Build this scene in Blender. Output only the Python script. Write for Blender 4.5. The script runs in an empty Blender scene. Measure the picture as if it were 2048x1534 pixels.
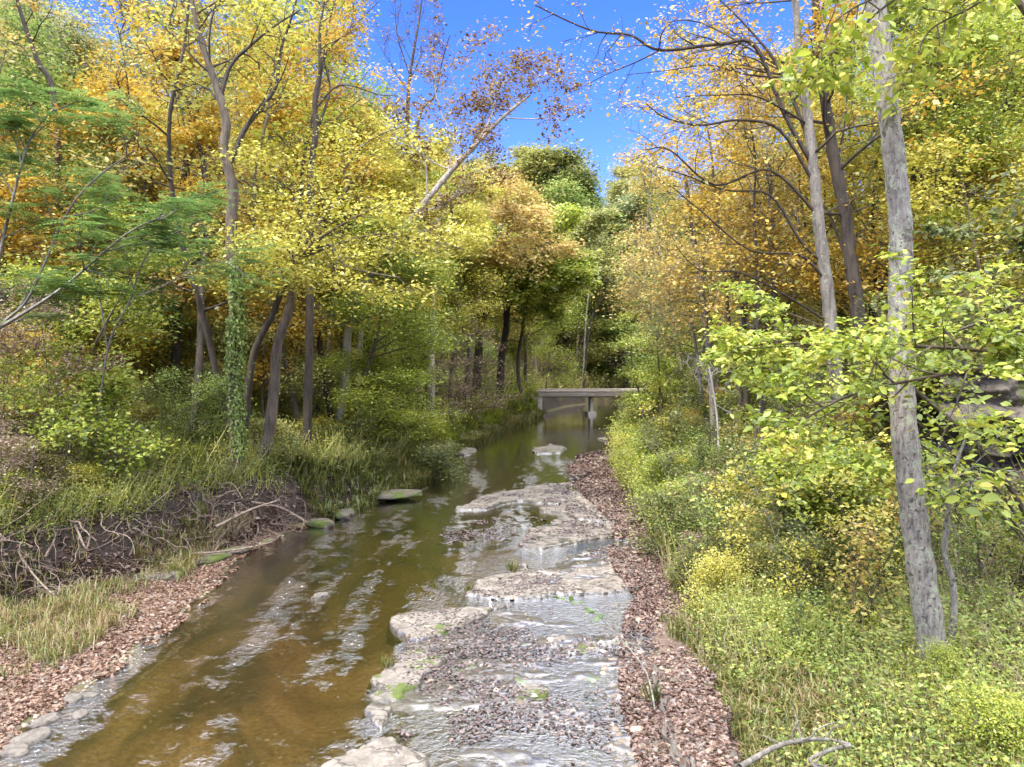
import bpy, math, random
import numpy as np
from mathutils import Vector, Matrix

# ------------------------------------------------------------------ camera, sky, sun, exposure
C = bpy.context.scene.collection
scn = bpy.context.scene
CAMH, PITCH, FPX = 4.5, math.radians(1.82), 1419.0
cam = bpy.data.objects.new('camera', bpy.data.cameras.new('camera')); C.objects.link(cam)
cam.location = (0, 0, CAMH); cam.rotation_euler = (math.radians(90) - PITCH, 0, 0)
cam.data.sensor_width = 36; cam.data.lens = FPX / 2048 * 36; cam.data.clip_end = 3000; cam.data.clip_start = .05
scn.camera = cam
SUN_EL, SUN_AZ = math.radians(48), math.radians(218)      # azimuth clockwise from +Y : behind the camera, to the left
world = bpy.data.worlds.new("World"); scn.world = world; world.use_nodes = True
wn, wl = world.node_tree.nodes, world.node_tree.links
wn.clear()
wo = wn.new('ShaderNodeOutputWorld'); bg = wn.new('ShaderNodeBackground'); sky = wn.new('ShaderNodeTexSky')
sky.sky_type = 'NISHITA'; sky.sun_disc = False; sky.sun_elevation = SUN_EL; sky.sun_rotation = SUN_AZ
sky.air_density = 1.0; sky.dust_density = 0.4; sky.ozone_density = 3.0
tc = wn.new('ShaderNodeTexCoord'); sep = wn.new('ShaderNodeSeparateXYZ'); wl.new(tc.outputs['Generated'], sep.inputs[0])
hs = wn.new('ShaderNodeHueSaturation'); hs.inputs['Saturation'].default_value = 1.22; hs.inputs['Value'].default_value = 1.0
tint = wn.new('ShaderNodeMix'); tint.data_type = 'RGBA'; tint.blend_type = 'MULTIPLY'; tint.inputs[0].default_value = 1; tint.inputs[7].default_value = (.79, .71, 1.0, 1)
wl.new(sky.outputs[0], tint.inputs[6]); wl.new(tint.outputs[2], hs.inputs['Color'])
# unseen bright cloud added above the frame for soft fill and whiter puddle reflections
mp = wn.new('ShaderNodeMapping'); mp.inputs['Scale'].default_value = (1.3, 1.3, 3.0); wl.new(tc.outputs['Generated'], mp.inputs[0])
cn = wn.new('ShaderNodeTexNoise'); cn.inputs['Scale'].default_value = 2.2; cn.inputs['Detail'].default_value = 6; wl.new(mp.outputs[0], cn.inputs['Vector'])
cr = wn.new('ShaderNodeMapRange'); cr.inputs[1].default_value = .25; cr.inputs[2].default_value = .52; wl.new(cn.outputs[0], cr.inputs[0])
er = wn.new('ShaderNodeMapRange'); er.inputs[1].default_value = .452; er.inputs[2].default_value = .50; er.interpolation_type = 'SMOOTHSTEP'; wl.new(sep.outputs[2], er.inputs[0])
mu = wn.new('ShaderNodeMath'); mu.operation = 'MULTIPLY'; wl.new(cr.outputs[0], mu.inputs[0]); wl.new(er.outputs[0], mu.inputs[1])
mx = wn.new('ShaderNodeMix'); mx.data_type = 'RGBA'; wl.new(mu.outputs[0], mx.inputs[0]); wl.new(hs.outputs[0], mx.inputs[6])
mx.inputs[7].default_value = (16, 16.6, 17.6, 1)
wl.new(mx.outputs[2], bg.inputs[0]); bg.inputs[1].default_value = 0.15; wl.new(bg.outputs[0], wo.inputs[0])
sl = bpy.data.lights.new('sun', 'SUN'); sl.energy = 2.0; sl.angle = math.radians(8); sl.color = (1, .95, .86)
so = bpy.data.objects.new('sun', sl); C.objects.link(so)
sdir = Vector((math.sin(SUN_AZ) * math.cos(SUN_EL), math.cos(SUN_AZ) * math.cos(SUN_EL), math.sin(SUN_EL)))
so.rotation_euler = sdir.to_track_quat('Z', 'Y').to_euler(); so.location = sdir * 60
scn.view_settings.view_transform = 'Standard'; scn.view_settings.look = 'None'
scn.view_settings.exposure = 1.38; scn.view_settings.gamma = 1
scn.cycles.max_bounces = 7; scn.cycles.diffuse_bounces = 4; scn.cycles.glossy_bounces = 3
scn.cycles.transmission_bounces = 4; scn.cycles.transparent_max_bounces = 6
scn.cycles.caustics_reflective = False; scn.cycles.caustics_refractive = False

# ------------------------------------------------------------------ helpers
def ray(px, py):
    a, b = (px - 1024) / FPX, (767 - py) / FPX
    return Vector((a, math.cos(PITCH) + b * math.sin(PITCH), -math.sin(PITCH) + b * math.cos(PITCH)))
def at_y(px, py, Y):
    d = ray(px, py); return Vector((0, 0, CAMH)) + d * (Y / d.y)
def at_z(px, py, z=0.0):
    d = ray(px, py); return Vector((0, 0, CAMH)) + d * ((z - CAMH) / d.z)
def hsh(ix, iy, s):
    n = (ix.astype(np.int64) * 374761393 + iy.astype(np.int64) * 668265263 + s * 1442695041) & 0xffffffff
    n = ((n ^ (n >> 13)) * 1274126177) & 0xffffffff
    return ((n ^ (n >> 16)) & 0xffff) / 65535.0
def vn(x, y, s=0):
    xi, yi = np.floor(x), np.floor(y); u, v = x - xi, y - yi
    u = u * u * (3 - 2 * u); v = v * v * (3 - 2 * v)
    a, b, c, d = hsh(xi, yi, s), hsh(xi + 1, yi, s), hsh(xi, yi + 1, s), hsh(xi + 1, yi + 1, s)
    return (a * (1 - u) + b * u) * (1 - v) + (c * (1 - u) + d * u) * v - .5
def fbm(x, y, s=0, o=4):
    r = 0; a = 1.0
    for k in range(o): r = r + a * vn(x * 2 ** k + 7.3 * k, y * 2 ** k - 3.1 * k, s + k); a *= .5
    return r
def sstep(a, b, x):
    t = np.clip((x - a) / (b - a), 0, 1); return t * t * (3 - 2 * t)

def link(name, me, mat=None, parent=None, loc=(0, 0, 0)):
    o = bpy.data.objects.new(name, me); C.objects.link(o)
    if parent is not None: o.parent = parent
    o.location = loc
    if mat is not None and len(me.materials) == 0: me.materials.append(mat)
    return o
def tag(o, label=None, cat=None, group=None, kind=None):
    if label: o['label'] = label
    if cat: o['category'] = cat
    if group: o['group'] = group
    if kind: o['kind'] = kind
    return o
def empty(name, loc, label, cat, group=None):
    o = bpy.data.objects.new(name, None); C.objects.link(o); o.location = loc; o.empty_display_size = .2
    return tag(o, label, cat, group)

class MB:
    """collects arrays of quads / triangles and links them as one mesh"""
    def __init__(s): s.v = []; s.f = []; s.a = []; s.n = 0
    def add(s, v, f, a=None):                                   # v (n,3), f (m,4), a (m,)
        v = np.asarray(v, dtype=np.float32).reshape(-1, 3); f = np.asarray(f, dtype=np.int64)
        s.v.append(v); s.f.append(f + s.n); s.n += len(v)
        s.a.append(np.zeros(len(f)) if a is None else np.asarray(a, float))
    def mesh(s, name, smooth=False, off=(0, 0, 0)):
        me = bpy.data.meshes.new(name)
        V = np.concatenate(s.v) - np.asarray(off, dtype=np.float32)
        me.vertices.add(len(V)); me.vertices.foreach_set('co', V.astype(np.float32).ravel())
        tot = sum(f.size for f in s.f); nf = sum(len(f) for f in s.f)
        me.loops.add(tot); me.polygons.add(nf)
        me.loops.foreach_set('vertex_index', np.concatenate([f.ravel() for f in s.f]).astype(np.int32))
        cnt = np.concatenate([np.full(len(f), f.shape[1]) for f in s.f]); st = np.concatenate([[0], np.cumsum(cnt)[:-1]])
        me.polygons.foreach_set('loop_start', st.astype(np.int32))
        me.polygons.foreach_set('loop_total', cnt.astype(np.int32))
        at = me.attributes.new('v', 'FLOAT', 'FACE'); at.data.foreach_set('value', np.concatenate(s.a).astype(np.float32))
        if smooth: me.polygons.foreach_set('use_smooth', np.ones(nf, dtype=bool))
        me.update(calc_edges=True)
        return me

def tube(mb, pts, rad, n=8, a=0.0, rough=0.0, rnd=None):
    pts = np.array([tuple(p) for p in pts], float); k = len(pts)
    t = np.gradient(pts, axis=0); t /= np.linalg.norm(t, axis=1)[:, None] + 1e-9
    up = np.array([0., 1., 0.]) if abs(t[0][1]) < .9 else np.array([1., 0, 0])
    u = np.cross(t, up); u /= np.linalg.norm(u, axis=1)[:, None] + 1e-9
    w = np.cross(t, u)
    ang = np.arange(n) * 2 * math.pi / n
    r = np.asarray(rad, float)[:, None] * np.ones((1, n))
    if rough and rnd is not None:
        r = r * (1 + rough * (rnd.random((k, n)) - .5))
    V = pts[:, None, :] + r[..., None] * (np.cos(ang)[None, :, None] * u[:, None, :] + np.sin(ang)[None, :, None] * w[:, None, :])
    i = np.arange(k - 1)[:, None] * n; j = np.arange(n)[None, :]; j2 = (j + 1) % n
    F = np.stack([i + j, i + j2, i + n + j2, i + n + j], -1).reshape(-1, 4)
    mb.add(V.reshape(-1, 3), F, np.full(len(F), a))
    c0 = len(V.reshape(-1, 3))
    cap = np.array([[0, 0, 0]]);

def smooth_path(pts, m=5):
    pts = [Vector(p) for p in pts]; out = []
    for i in range(len(pts) - 1):
        p0 = pts[max(i - 1, 0)]; p1 = pts[i]; p2 = pts[i + 1]; p3 = pts[min(i + 2, len(pts) - 1)]
        for k in range(m):
            t = k / m
            out.append(.5 * ((2 * p1) + (p2 - p0) * t + (2 * p0 - 5 * p1 + 4 * p2 - p3) * t * t + (3 * p1 - p0 - 3 * p2 + p3) * t ** 3))
    out.append(pts[-1]); return out

def nrm(a): return a / (np.linalg.norm(a, axis=-1, keepdims=True) + 1e-9)
def leaves(mb, P, D, N, L, W, v, shape=4):
    P = np.asarray(P, float); D = nrm(np.asarray(D, float)); S = nrm(np.cross(D, N)); N = np.cross(S, D)
    L = np.asarray(L, float).reshape(-1, 1) * np.ones((len(P), 1)); W = np.asarray(W, float).reshape(-1, 1) * np.ones((len(P), 1))
    if shape == 4:
        V = np.stack([P, P + D * L * .45 + S * W * .5 + N * W * .12, P + D * L, P + D * L * .45 - S * W * .5 + N * W * .12], 1)
        F = np.arange(len(P))[:, None] * 4 + np.arange(4)[None]
        mb.add(V.reshape(-1, 3), F, v)
    elif shape == 6:
        V = np.stack([P, P + D * L * .22 + S * W * .36 + N * W * .1, P + D * L * .6 + S * W * .46 + N * W * .06,
                      P + D * L - N * L * .12, P + D * L * .6 - S * W * .46 + N * W * .06, P + D * L * .22 - S * W * .36 + N * W * .1], 1)
        b = np.arange(len(P))[:, None] * 6
        F = np.concatenate([b + np.array([[0, 3, 2, 1]]), b + np.array([[0, 5, 4, 3]])])
        mb.add(V.reshape(-1, 3), F, np.concatenate([v, v]))
    elif shape == 10:                                            # five pointed leaf
        q = [(0, 0), (.30, .5), (.42, .2), (.72, .42), (.66, .13), (1, 0), (.66, -.13), (.72, -.42), (.42, -.2), (.30, -.5)]
        V = np.stack([P + D * L * a + S * W * b_ + N * W * (.16 * abs(b_)) for a, b_ in q], 1)
        b = np.arange(len(P))[:, None] * 10
        F = [b + np.array([[0, 2, 1, 0]])[:, :3], b + np.array([[0, 4, 3, 2]]), b + np.array([[0, 5, 4]]), b + np.array([[0, 6, 5]]), b + np.array([[0, 8, 7, 6]]), b + np.array([[0, 9, 8]])]
        s0 = mb.n
        mb.add(V.reshape(-1, 3), F[1], v)
        base = mb.n; mb.n = s0
        for f in (F[0], F[2], F[3], F[4], F[5]):
            mb.f.append(f + s0); mb.a.append(v)
        mb.n = base

# ------------------------------------------------------------------ materials
def newmat(name):
    m = bpy.data.materials.new(name); m.use_nodes = True; m.node_tree.nodes.clear()
    return m, m.node_tree.nodes, m.node_tree.links
def ramp(nodes, stops, interp='LINEAR'):
    r = nodes.new('ShaderNodeValToRGB'); e = r.color_ramp; e.interpolation = interp
    while len(e.elements) > 1: e.elements.remove(e.elements[-1])
    for i, (p, c) in enumerate(stops):
        el = e.elements[0] if i == 0 else e.elements.new(p)
        el.position = p; el.color = (*c, 1)
    return r
def leafmat(name, cols, trans=.42, gloss=.05):
    m, n, l = newmat(name)
    at = n.new('ShaderNodeAttribute'); at.attribute_name = 'v'
    oi = n.new('ShaderNodeObjectInfo')
    ad = n.new('ShaderNodeMath'); ad.operation = 'MULTIPLY_ADD'; ad.inputs[1].default_value = .16; ad.inputs[2].default_value = -.08
    l.new(oi.outputs['Random'], ad.inputs[0])
    a2 = n.new('ShaderNodeMath'); a2.operation = 'ADD'; a2.use_clamp = True; l.new(at.outputs['Fac'], a2.inputs[0]); l.new(ad.outputs[0], a2.inputs[1])
    k = len(cols) - 1
    r = ramp(n, [(i / k, c) for i, c in enumerate(cols)]); l.new(a2.outputs[0], r.inputs[0])
    d = n.new('ShaderNodeBsdfDiffuse'); t = n.new('ShaderNodeBsdfTranslucent'); g = n.new('ShaderNodeBsdfGlossy'); g.inputs['Roughness'].default_value = .45
    l.new(r.outputs[0], d.inputs[0]); l.new(r.outputs[0], t.inputs[0])
    m1 = n.new('ShaderNodeMixShader'); m1.inputs[0].default_value = trans; l.new(d.outputs[0], m1.inputs[1]); l.new(t.outputs[0], m1.inputs[2])
    m2 = n.new('ShaderNodeMixShader'); m2.inputs[0].default_value = gloss; l.new(m1.outputs[0], m2.inputs[1]); l.new(g.outputs[0], m2.inputs[2])
    o = n.new('ShaderNodeOutputMaterial'); l.new(m2.outputs[0], o.inputs[0])
    return m
L_ = {
    'gold':   leafmat('gold_leaves',   [(.26, .14, .025), (.48, .28, .03), (.64, .41, .045), (.68, .51, .09), (.42, .42, .10)]),
    'orange': leafmat('orange_leaves', [(.28, .18, .06), (.46, .31, .08), (.60, .43, .12), (.62, .50, .16), (.42, .42, .12)]),
    'yellow': leafmat('yellow_leaves', [(.24, .21, .03), (.42, .37, .04), (.58, .52, .07), (.70, .64, .16), (.42, .46, .08)]),
    'lime':   leafmat('lime_leaves',   [(.11, .15, .02), (.21, .27, .03), (.33, .40, .045), (.48, .53, .08), (.52, .46, .07)]),
    'green':  leafmat('green_leaves',  [(.07, .11, .025), (.15, .22, .045), (.24, .33, .065), (.34, .42, .09), (.46, .44, .10)]),
    'olive':  leafmat('olive_leaves',  [(.12, .13, .04), (.24, .25, .065), (.36, .37, .10), (.46, .45, .13), (.50, .40, .11)]),
    'grey':   leafmat('greygreen_leaves', [(.10, .13, .05), (.20, .25, .10), (.33, .38, .17), (.45, .48, .22), (.55, .45, .12)]),
    'mimosa': leafmat('feathery_leaves', [(.05, .10, .02), (.09, .17, .04), (.14, .24, .06), (.22, .33, .09), (.32, .38, .10)]),
    'rust':   leafmat('rust_leaves',   [(.05, .028, .012), (.10, .052, .02), (.19, .10, .035), (.33, .19, .06), (.44, .34, .10)]),
    'pink':   leafmat('dry_pink_leaves', [(.13, .075, .05), (.25, .155, .11), (.37, .25, .18), (.45, .35, .24), (.38, .34, .13)]),
    'litter': leafmat('litter_leaves', [(.045, .026, .020), (.095, .052, .038), (.16, .088, .062), (.23, .14, .10), (.33, .235, .165)], .1, .08),
    'dark':   leafmat('hemlock_leaves', [(.035, .06, .02), (.06, .10, .03), (.07, .12, .03), (.11, .16, .05), (.2, .22, .06)]),
    'weed':   leafmat('weed_leaves',   [(.05, .06, .018), (.095, .12, .028), (.16, .20, .042), (.26, .29, .065), (.40, .31, .10)]),
    'grass':  leafmat('grass_blades',  [(.07, .08, .02), (.125, .15, .03), (.19, .22, .045), (.29, .28, .08), (.34, .23, .11)]),
}
def bark(name, c1, c2, lichen=None, lich=.6, scale=9, bump=.5):
    m, n, l = newmat(name)
    tc = n.new('ShaderNodeTexCoord'); mp = n.new('ShaderNodeMapping'); mp.inputs['Scale'].default_value = (1, 1, .22); l.new(tc.outputs['Object'], mp.inputs[0])
    nz = n.new('ShaderNodeTexNoise'); nz.inputs['Scale'].default_value = scale; nz.inputs['Detail'].default_value = 7; nz.inputs['Roughness'].default_value = .68; l.new(mp.outputs[0], nz.inputs['Vector'])
    r = ramp(n, [(.32, c1), (.62, c2)]); l.new(nz.outputs[0], r.inputs[0]); col = r.outputs[0]
    if lichen:
        n2 = n.new('ShaderNodeTexNoise'); n2.inputs['Scale'].default_value = 9; n2.inputs['Detail'].default_value = 10; n2.inputs['Roughness'].default_value = .75; l.new(tc.outputs['Object'], n2.inputs['Vector'])
        mr = n.new('ShaderNodeMapRange'); mr.inputs[1].default_value = lich - .03; mr.inputs[2].default_value = lich + .03; l.new(n2.outputs[0], mr.inputs[0])
        mxx = n.new('ShaderNodeMix'); mxx.data_type = 'RGBA'; l.new(mr.outputs[0], mxx.inputs[0]); l.new(col, mxx.inputs[6]); mxx.inputs[7].default_value = (*lichen, 1); col = mxx.outputs[2]
        n3 = n.new('ShaderNodeTexNoise'); n3.inputs['Scale'].default_value = 16; n3.inputs['Detail'].default_value = 5; l.new(tc.outputs['Object'], n3.inputs['Vector'])
        mr3 = n.new('ShaderNodeMapRange'); mr3.inputs[1].default_value = .60; mr3.inputs[2].default_value = .64; l.new(n3.outputs[0], mr3.inputs[0])
        mx3 = n.new('ShaderNodeMix'); mx3.data_type = 'RGBA'; l.new(mr3.outputs[0], mx3.inputs[0]); l.new(col, mx3.inputs[6]); mx3.inputs[7].default_value = (.10, .09, .075, 1); col = mx3.outputs[2]
    b = n.new('ShaderNodeBump'); b.inputs['Strength'].default_value = bump; b.inputs['Distance'].default_value = .03; l.new(nz.outputs[0], b.inputs['Height'])
    p = n.new('ShaderNodeBsdfPrincipled'); p.inputs['Roughness'].default_value = .9; l.new(col, p.inputs['Base Color']); l.new(b.outputs[0], p.inputs['Normal'])
    o = n.new('ShaderNodeOutputMaterial'); l.new(p.outputs[0], o.inputs[0]); return m
B_ = {
    'brown': bark('brown_bark', (.045, .034, .024), (.155, .12, .085)),
    'dark':  bark('dark_bark', (.022, .018, .014), (.085, .065, .048)),
    'grey':  bark('grey_bark', (.07, .06, .05), (.24, .21, .175), (.26, .28, .19), .58),
    'pale':  bark('pale_bark', (.22, .19, .15), (.50, .46, .40)),
    'lichen': bark('lichened_bark', (.095, .078, .06), (.38, .335, .29), (.38, .40, .28), .55, 26, 1.3),
    'root':  bark('bleached_roots', (.06, .043, .031), (.28, .21, .155), scale=14),
}
def attr_node(n, name):
    a = n.new('ShaderNodeAttribute'); a.attribute_name = name; return a

# ------------------------------------------------------------------ the lie of the land
def curve(pts): a = np.array(sorted(pts)); return lambda y: np.interp(y, a[:, 0], a[:, 1])
XL = curve([(-60, -6), (0, -6.2), (8.4, -6.06), (10.5, -5.9), (12.1, -5.9), (14.2, -5.95), (16.5, -6.4), (18.3, -6.0), (19.8, -5.35), (22.2, -4.4), (26.3, -3.2), (31.5, -3.4), (36.3, -2.4), (44.6, -.75), (50.7, .9), (58, 2.4), (62, 3.0), (70, 5.5), (80, 11), (90, 22), (100, 42), (120, 90), (400, 300)])
XB = curve([(-60, -10), (0, -10), (8, -9.8), (12.5, -9.0), (14.6, -7.5), (17, -6.9), (18.3, -6.3), (19.8, -5.6), (22.2, -4.6), (26.3, -3.4), (31.5, -3.6), (36.3, -2.7), (44.6, -1.2), (50.7, .4), (58, 2.1), (62, 2.7), (70, 5.2), (80, 10.5), (90, 21.5), (100, 41.5), (120, 89), (400, 299)])
XR = curve([(-60, 1.8), (7.9, 1.75), (9, 1.75), (10.2, 1.9), (12.3, 2.3), (13.4, 2.7), (14.9, 2.5), (16.5, 2.6), (19.2, 3.1), (23.8, 2.6), (29.3, 2.6), (34, 3.5), (36, 5.2), (43, 6.1), (59, 9.8), (66, 14.5), (72, 21), (80, 33), (90, 55), (120, 130), (400, 400)])
XV = curve([(-60, 2.8), (7.9, 2.75), (9.2, 2.85), (11, 2.95), (13.6, 3.05), (16.9, 3.5), (20.1, 3.8), (25.7, 3.95), (30.7, 4.5), (40, 6.2), (59, 10.2), (66, 15), (72, 22), (80, 34), (90, 56), (120, 132), (400, 402)])
HB = curve([(-60, 1.3), (19, 1.25), (24, .85), (32, .75), (46, .9), (56, 1.3), (70, 1.0), (400, 1.5)])
def H(x, y, detail=True):
    x = np.asarray(x, float); y = np.asarray(y, float)
    w = .25 * fbm(x * .35, y * .35, 3, 3) + .10 * fbm(x * 2, y * 2, 5, 2)
    xl, xb, xr, xv = XL(y) + w, XB(y) + w * .6, XR(y) + w, XV(y) + w * .8
    z = -.10 - .16 * sstep(0, 1.5, np.minimum(x - xl, xr - x)) + .05 * fbm(x * .5, y * .25, 11, 3)
    # left side
    bar = sstep(-.35, .15, xl - x) * .14 + .10 * sstep(.3, 3, xl - x)
    d2 = xb - x
    hb = HB(y)
    bank = hb * sstep(-.1, .75, d2) + .03 * np.clip(d2, 0, 14) + .45 * sstep(0, .5, d2) * sstep(2.2, .8, d2) * (y < 22) * fbm(x * 2.2, y * 2.2, 91, 4)
    hill = .50 * np.clip(d2 - 13, 0, None); hill = 28 * (1 - np.exp(-hill / 28))
    zl = -.10 + bar + bank + hill
    z = np.where(x < xl + .35, np.maximum(z * sstep(-.35, .1, x - xl), zl), z)
    # right side
    d = x - xr; strip = sstep(-.15, .12, d) * .13 + .03 * np.clip(d, 0, 2)
    e = x - xv
    hr = .20 * np.clip(e, 0, 4) + .07 * sstep(0, .4, e)
    h2 = .62 * np.clip(e - 4, 0, None); h2 = 13 * (1 - np.exp(-h2 / 13))
    zr = -.12 + strip + hr + h2 + 1.9 * sstep(13.2, 14.6, y) * sstep(7.2, 8.4, x) * sstep(26, 18, y)
    z = np.where(x > xr - .15, np.maximum(z, zr), z)
    # track to the bridge
    road = sstep(2.6, 1.2, np.abs(y - (60.3 + .02 * x))) * sstep(-26, -20, x) * sstep(2.6, 2.0, x)
    z = z * (1 - road) + road * 1.88
    # track on the far side
    road2 = sstep(2.6, 1.2, np.abs(y - 61)) * sstep(12.0, 12.6, x) * sstep(30, 24, x)
    z = z * (1 - road2) + road2 * 1.92
    # far hill fades off so that the valley opens to the right
    if detail:
        land = sstep(.2, 1.2, z)
        z = z + land * (.22 * fbm(x * .45, y * .45, 21, 4) + 1.2 * sstep(3, 12, z) * fbm(x * .06, y * .06, 31, 3)) * (1 - np.maximum(road, road2)) + .02 * fbm(x * 4, y * 4, 41, 3)
    return z
def Hs(x, y): return float(H(np.array([x]), np.array([y]))[0])

def axis(segs):
    out = []
    for a, b, s in segs: out += list(np.arange(a, b, s))
    return np.array(out + [segs[-1][1]])
gx = axis([(-600, -100, 50), (-100, -40, 6), (-40, -16, 1.0), (-16, -10, .25), (-10, 5, .085), (5, 10, .2), (10, 30, .8), (30, 100, 5), (100, 600, 50)])
gy = axis([(-300, -40, 40), (-40, 0, 4), (0, 6, .6), (6, 26, .085), (26, 45, .2), (45, 75, .4), (75, 160, 2), (160, 400, 15), (400, 1500, 120)])
GX, GY = np.meshgrid(gx, gy); GZ = H(GX, GY)
mb = MB(); nx = len(gx)
i, j = np.meshgrid(np.arange(len(gy) - 1), np.arange(nx - 1), indexing='ij'); q = (i * nx + j).ravel()
mb.add(np.stack([GX, GY, GZ], -1), np.stack([q, q + 1, q + nx + 1, q + nx], -1))
gme = mb.mesh('ground', smooth=True)
bed = (GZ < -.02) & (GX > XL(GY) - .6) & (GX < XR(GY) + .5)
strip = sstep(-.3, .3, GX - XR(GY)) * sstep(.9, .1, GX - XV(GY) + .8 * fbm(GX * .8, GY * .8, 77, 3)) * (GY < 58)
bar = sstep(-.1, .5, XL(GY) - GX) * sstep(-.1, .3, GX - XB(GY)) * (GY < 21)
road = sstep(2.0, 1.0, np.abs(GY - 60.3)) * sstep(-26, -20, GX) * sstep(14, 2.0, GX)
col = np.zeros((GX.size, 4), dtype=np.float32); col[:, 3] = 1
col[:, 0] = (sstep(.02, -.06, GZ)).ravel(); col[:, 1] = np.maximum(strip, bar).ravel(); col[:, 2] = road.ravel()
ca = gme.color_attributes.new('zone', 'FLOAT_COLOR', 'POINT'); ca.data.foreach_set('color', col.ravel())

m, n, l = newmat('ground')
tcn = n.new('ShaderNodeTexCoord'); z = attr_node(n, 'zone'); sp = n.new('ShaderNodeSeparateColor'); l.new(z.outputs['Color'], sp.inputs[0])
def mth(op, a_, b_, clamp=False):
    t = n.new('ShaderNodeMath'); t.operation = op; t.use_clamp = clamp
    for k, s in ((0, a_), (1, b_)):
        if hasattr(s, 'links'): l.new(s, t.inputs[k])
        else: t.inputs[k].default_value = s
    return t.outputs[0]
def noise(scale, det=6, rough=.6, vec=None, dist=0):
    t = n.new('ShaderNodeTexNoise'); t.inputs['Scale'].default_value = scale; t.inputs['Detail'].default_value = det; t.inputs['Roughness'].default_value = rough
    t.inputs['Distortion'].default_value = dist
    l.new(vec or tcn.outputs['Object'], t.inputs['Vector']); return t.outputs[0]
def mixc(f, a, b):
    t = n.new('ShaderNodeMix'); t.data_type = 'RGBA'
    for k, s in ((0, f), (6, a), (7, b)):
        if hasattr(s, 'links'): l.new(s, t.inputs[k])
        else: t.inputs[k].default_value = s if k == 0 else (*s, 1)
    return t.outputs[2]
rf = ramp(n, [(.32, (.05, .035, .022)), (.45, (.13, .085, .045)), (.55, (.10, .11, .03)), (.7, (.22, .15, .09))]); l.new(noise(2.5, 8, .75), rf.inputs[0])
rs = ramp(n, [(.3, (.07, .045, .035)), (.5, (.17, .11, .08)), (.7, (.28, .21, .16))]); l.new(noise(12, 6, .7), rs.inputs[0])
mpf = n.new('ShaderNodeMapping'); mpf.inputs['Scale'].default_value = (.55, .3, 1); mpf.inputs['Rotation'].default_value = (0, 0, -.5); l.new(tcn.outputs['Object'], mpf.inputs[0])
rb = ramp(n, [(.38, (.07, .052, .028)), (.46, (.17, .12, .06)), (.54, (.29, .20, .095)), (.68, (.42, .31, .165))]); l.new(noise(1.0, 8, .62, mpf.outputs[0], 1.2), rb.inputs[0])
rb2 = mixc(.35, rb.outputs[0], noise(9, 6, .8)); 
rbm = n.new('ShaderNodeMix'); rbm.data_type = 'RGBA'; rbm.blend_type = 'MULTIPLY'; rbm.inputs[0].default_value = .8
l.new(rb.outputs[0], rbm.inputs[6]); rr = ramp(n, [(.35, (.45, .4, .3)), (.6, (1.1, 1.05, 1))]); l.new(noise(14, 5, .7), rr.inputs[0]); l.new(rr.outputs[0], rbm.inputs[7])
rd = ramp(n, [(.3, (.28, .2, .13)), (.7, (.45, .35, .24))]); l.new(noise(3), rd.inputs[0])
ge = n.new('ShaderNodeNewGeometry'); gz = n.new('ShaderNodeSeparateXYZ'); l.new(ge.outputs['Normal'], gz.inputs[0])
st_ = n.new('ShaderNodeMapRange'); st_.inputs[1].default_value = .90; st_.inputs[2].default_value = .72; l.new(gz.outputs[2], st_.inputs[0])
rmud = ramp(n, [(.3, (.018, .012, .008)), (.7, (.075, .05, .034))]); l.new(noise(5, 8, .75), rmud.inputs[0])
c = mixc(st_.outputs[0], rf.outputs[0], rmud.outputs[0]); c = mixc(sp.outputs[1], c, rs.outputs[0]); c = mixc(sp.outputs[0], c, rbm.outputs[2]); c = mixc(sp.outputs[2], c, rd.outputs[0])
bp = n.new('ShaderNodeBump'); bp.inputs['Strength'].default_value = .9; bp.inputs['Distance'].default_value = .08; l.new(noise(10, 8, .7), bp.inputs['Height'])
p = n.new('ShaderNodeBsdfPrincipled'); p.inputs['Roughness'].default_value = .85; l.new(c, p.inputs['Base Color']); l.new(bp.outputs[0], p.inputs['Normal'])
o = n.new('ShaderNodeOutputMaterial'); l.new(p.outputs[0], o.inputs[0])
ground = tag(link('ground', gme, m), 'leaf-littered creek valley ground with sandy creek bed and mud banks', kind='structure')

# ------------------------------------------------------------------ water
wy = axis([(-60, 0, 4), (0, 60, .5), (60, 120, 1.0)])
mb = MB(); a = XL(wy) - 1.6; b = XV(wy) + .6; t = np.linspace(0, 1, 24)
a = np.where(wy > 60, a + 1, a)
WX = a[:, None] * (1 - t) + b[:, None] * t; WY = np.repeat(wy[:, None], 24, 1)
i, j = np.meshgrid(np.arange(len(wy) - 1), np.arange(23), indexing='ij'); q = (i * 24 + j).ravel()
mb.add(np.stack([WX, WY, np.zeros_like(WX)], -1), np.stack([q, q + 1, q + 25, q + 24], -1))
m, n, l = newmat('creek_water')
tcn = n.new('ShaderNodeTexCoord')
mp = n.new('ShaderNodeMapping'); mp.inputs['Rotation'].default_value = (0, 0, .32); mp.inputs['Scale'].default_value = (3.2, 3.6, 1); l.new(tcn.outputs['Object'], mp.inputs[0])
n1 = noise(3.6, 4, .6, mp.outputs[0], .35)
mp2 = n.new('ShaderNodeMapping'); mp2.inputs['Rotation'].default_value = (0, 0, .3); mp2.inputs['Scale'].default_value = (.95, .17, 1); mp2.inputs['Location'].default_value = (3.3, 1.7, 0); l.new(tcn.outputs['Object'], mp2.inputs[0])
n2 = mth('ADD', mth('MULTIPLY', noise(1.0, 3, .5, mp2.outputs[0], .25), .60), mth('MULTIPLY', noise(2.6, 4, .75), .40))
sx = n.new('ShaderNodeSeparateXYZ'); l.new(tcn.outputs['Object'], sx.inputs[0])
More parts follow.
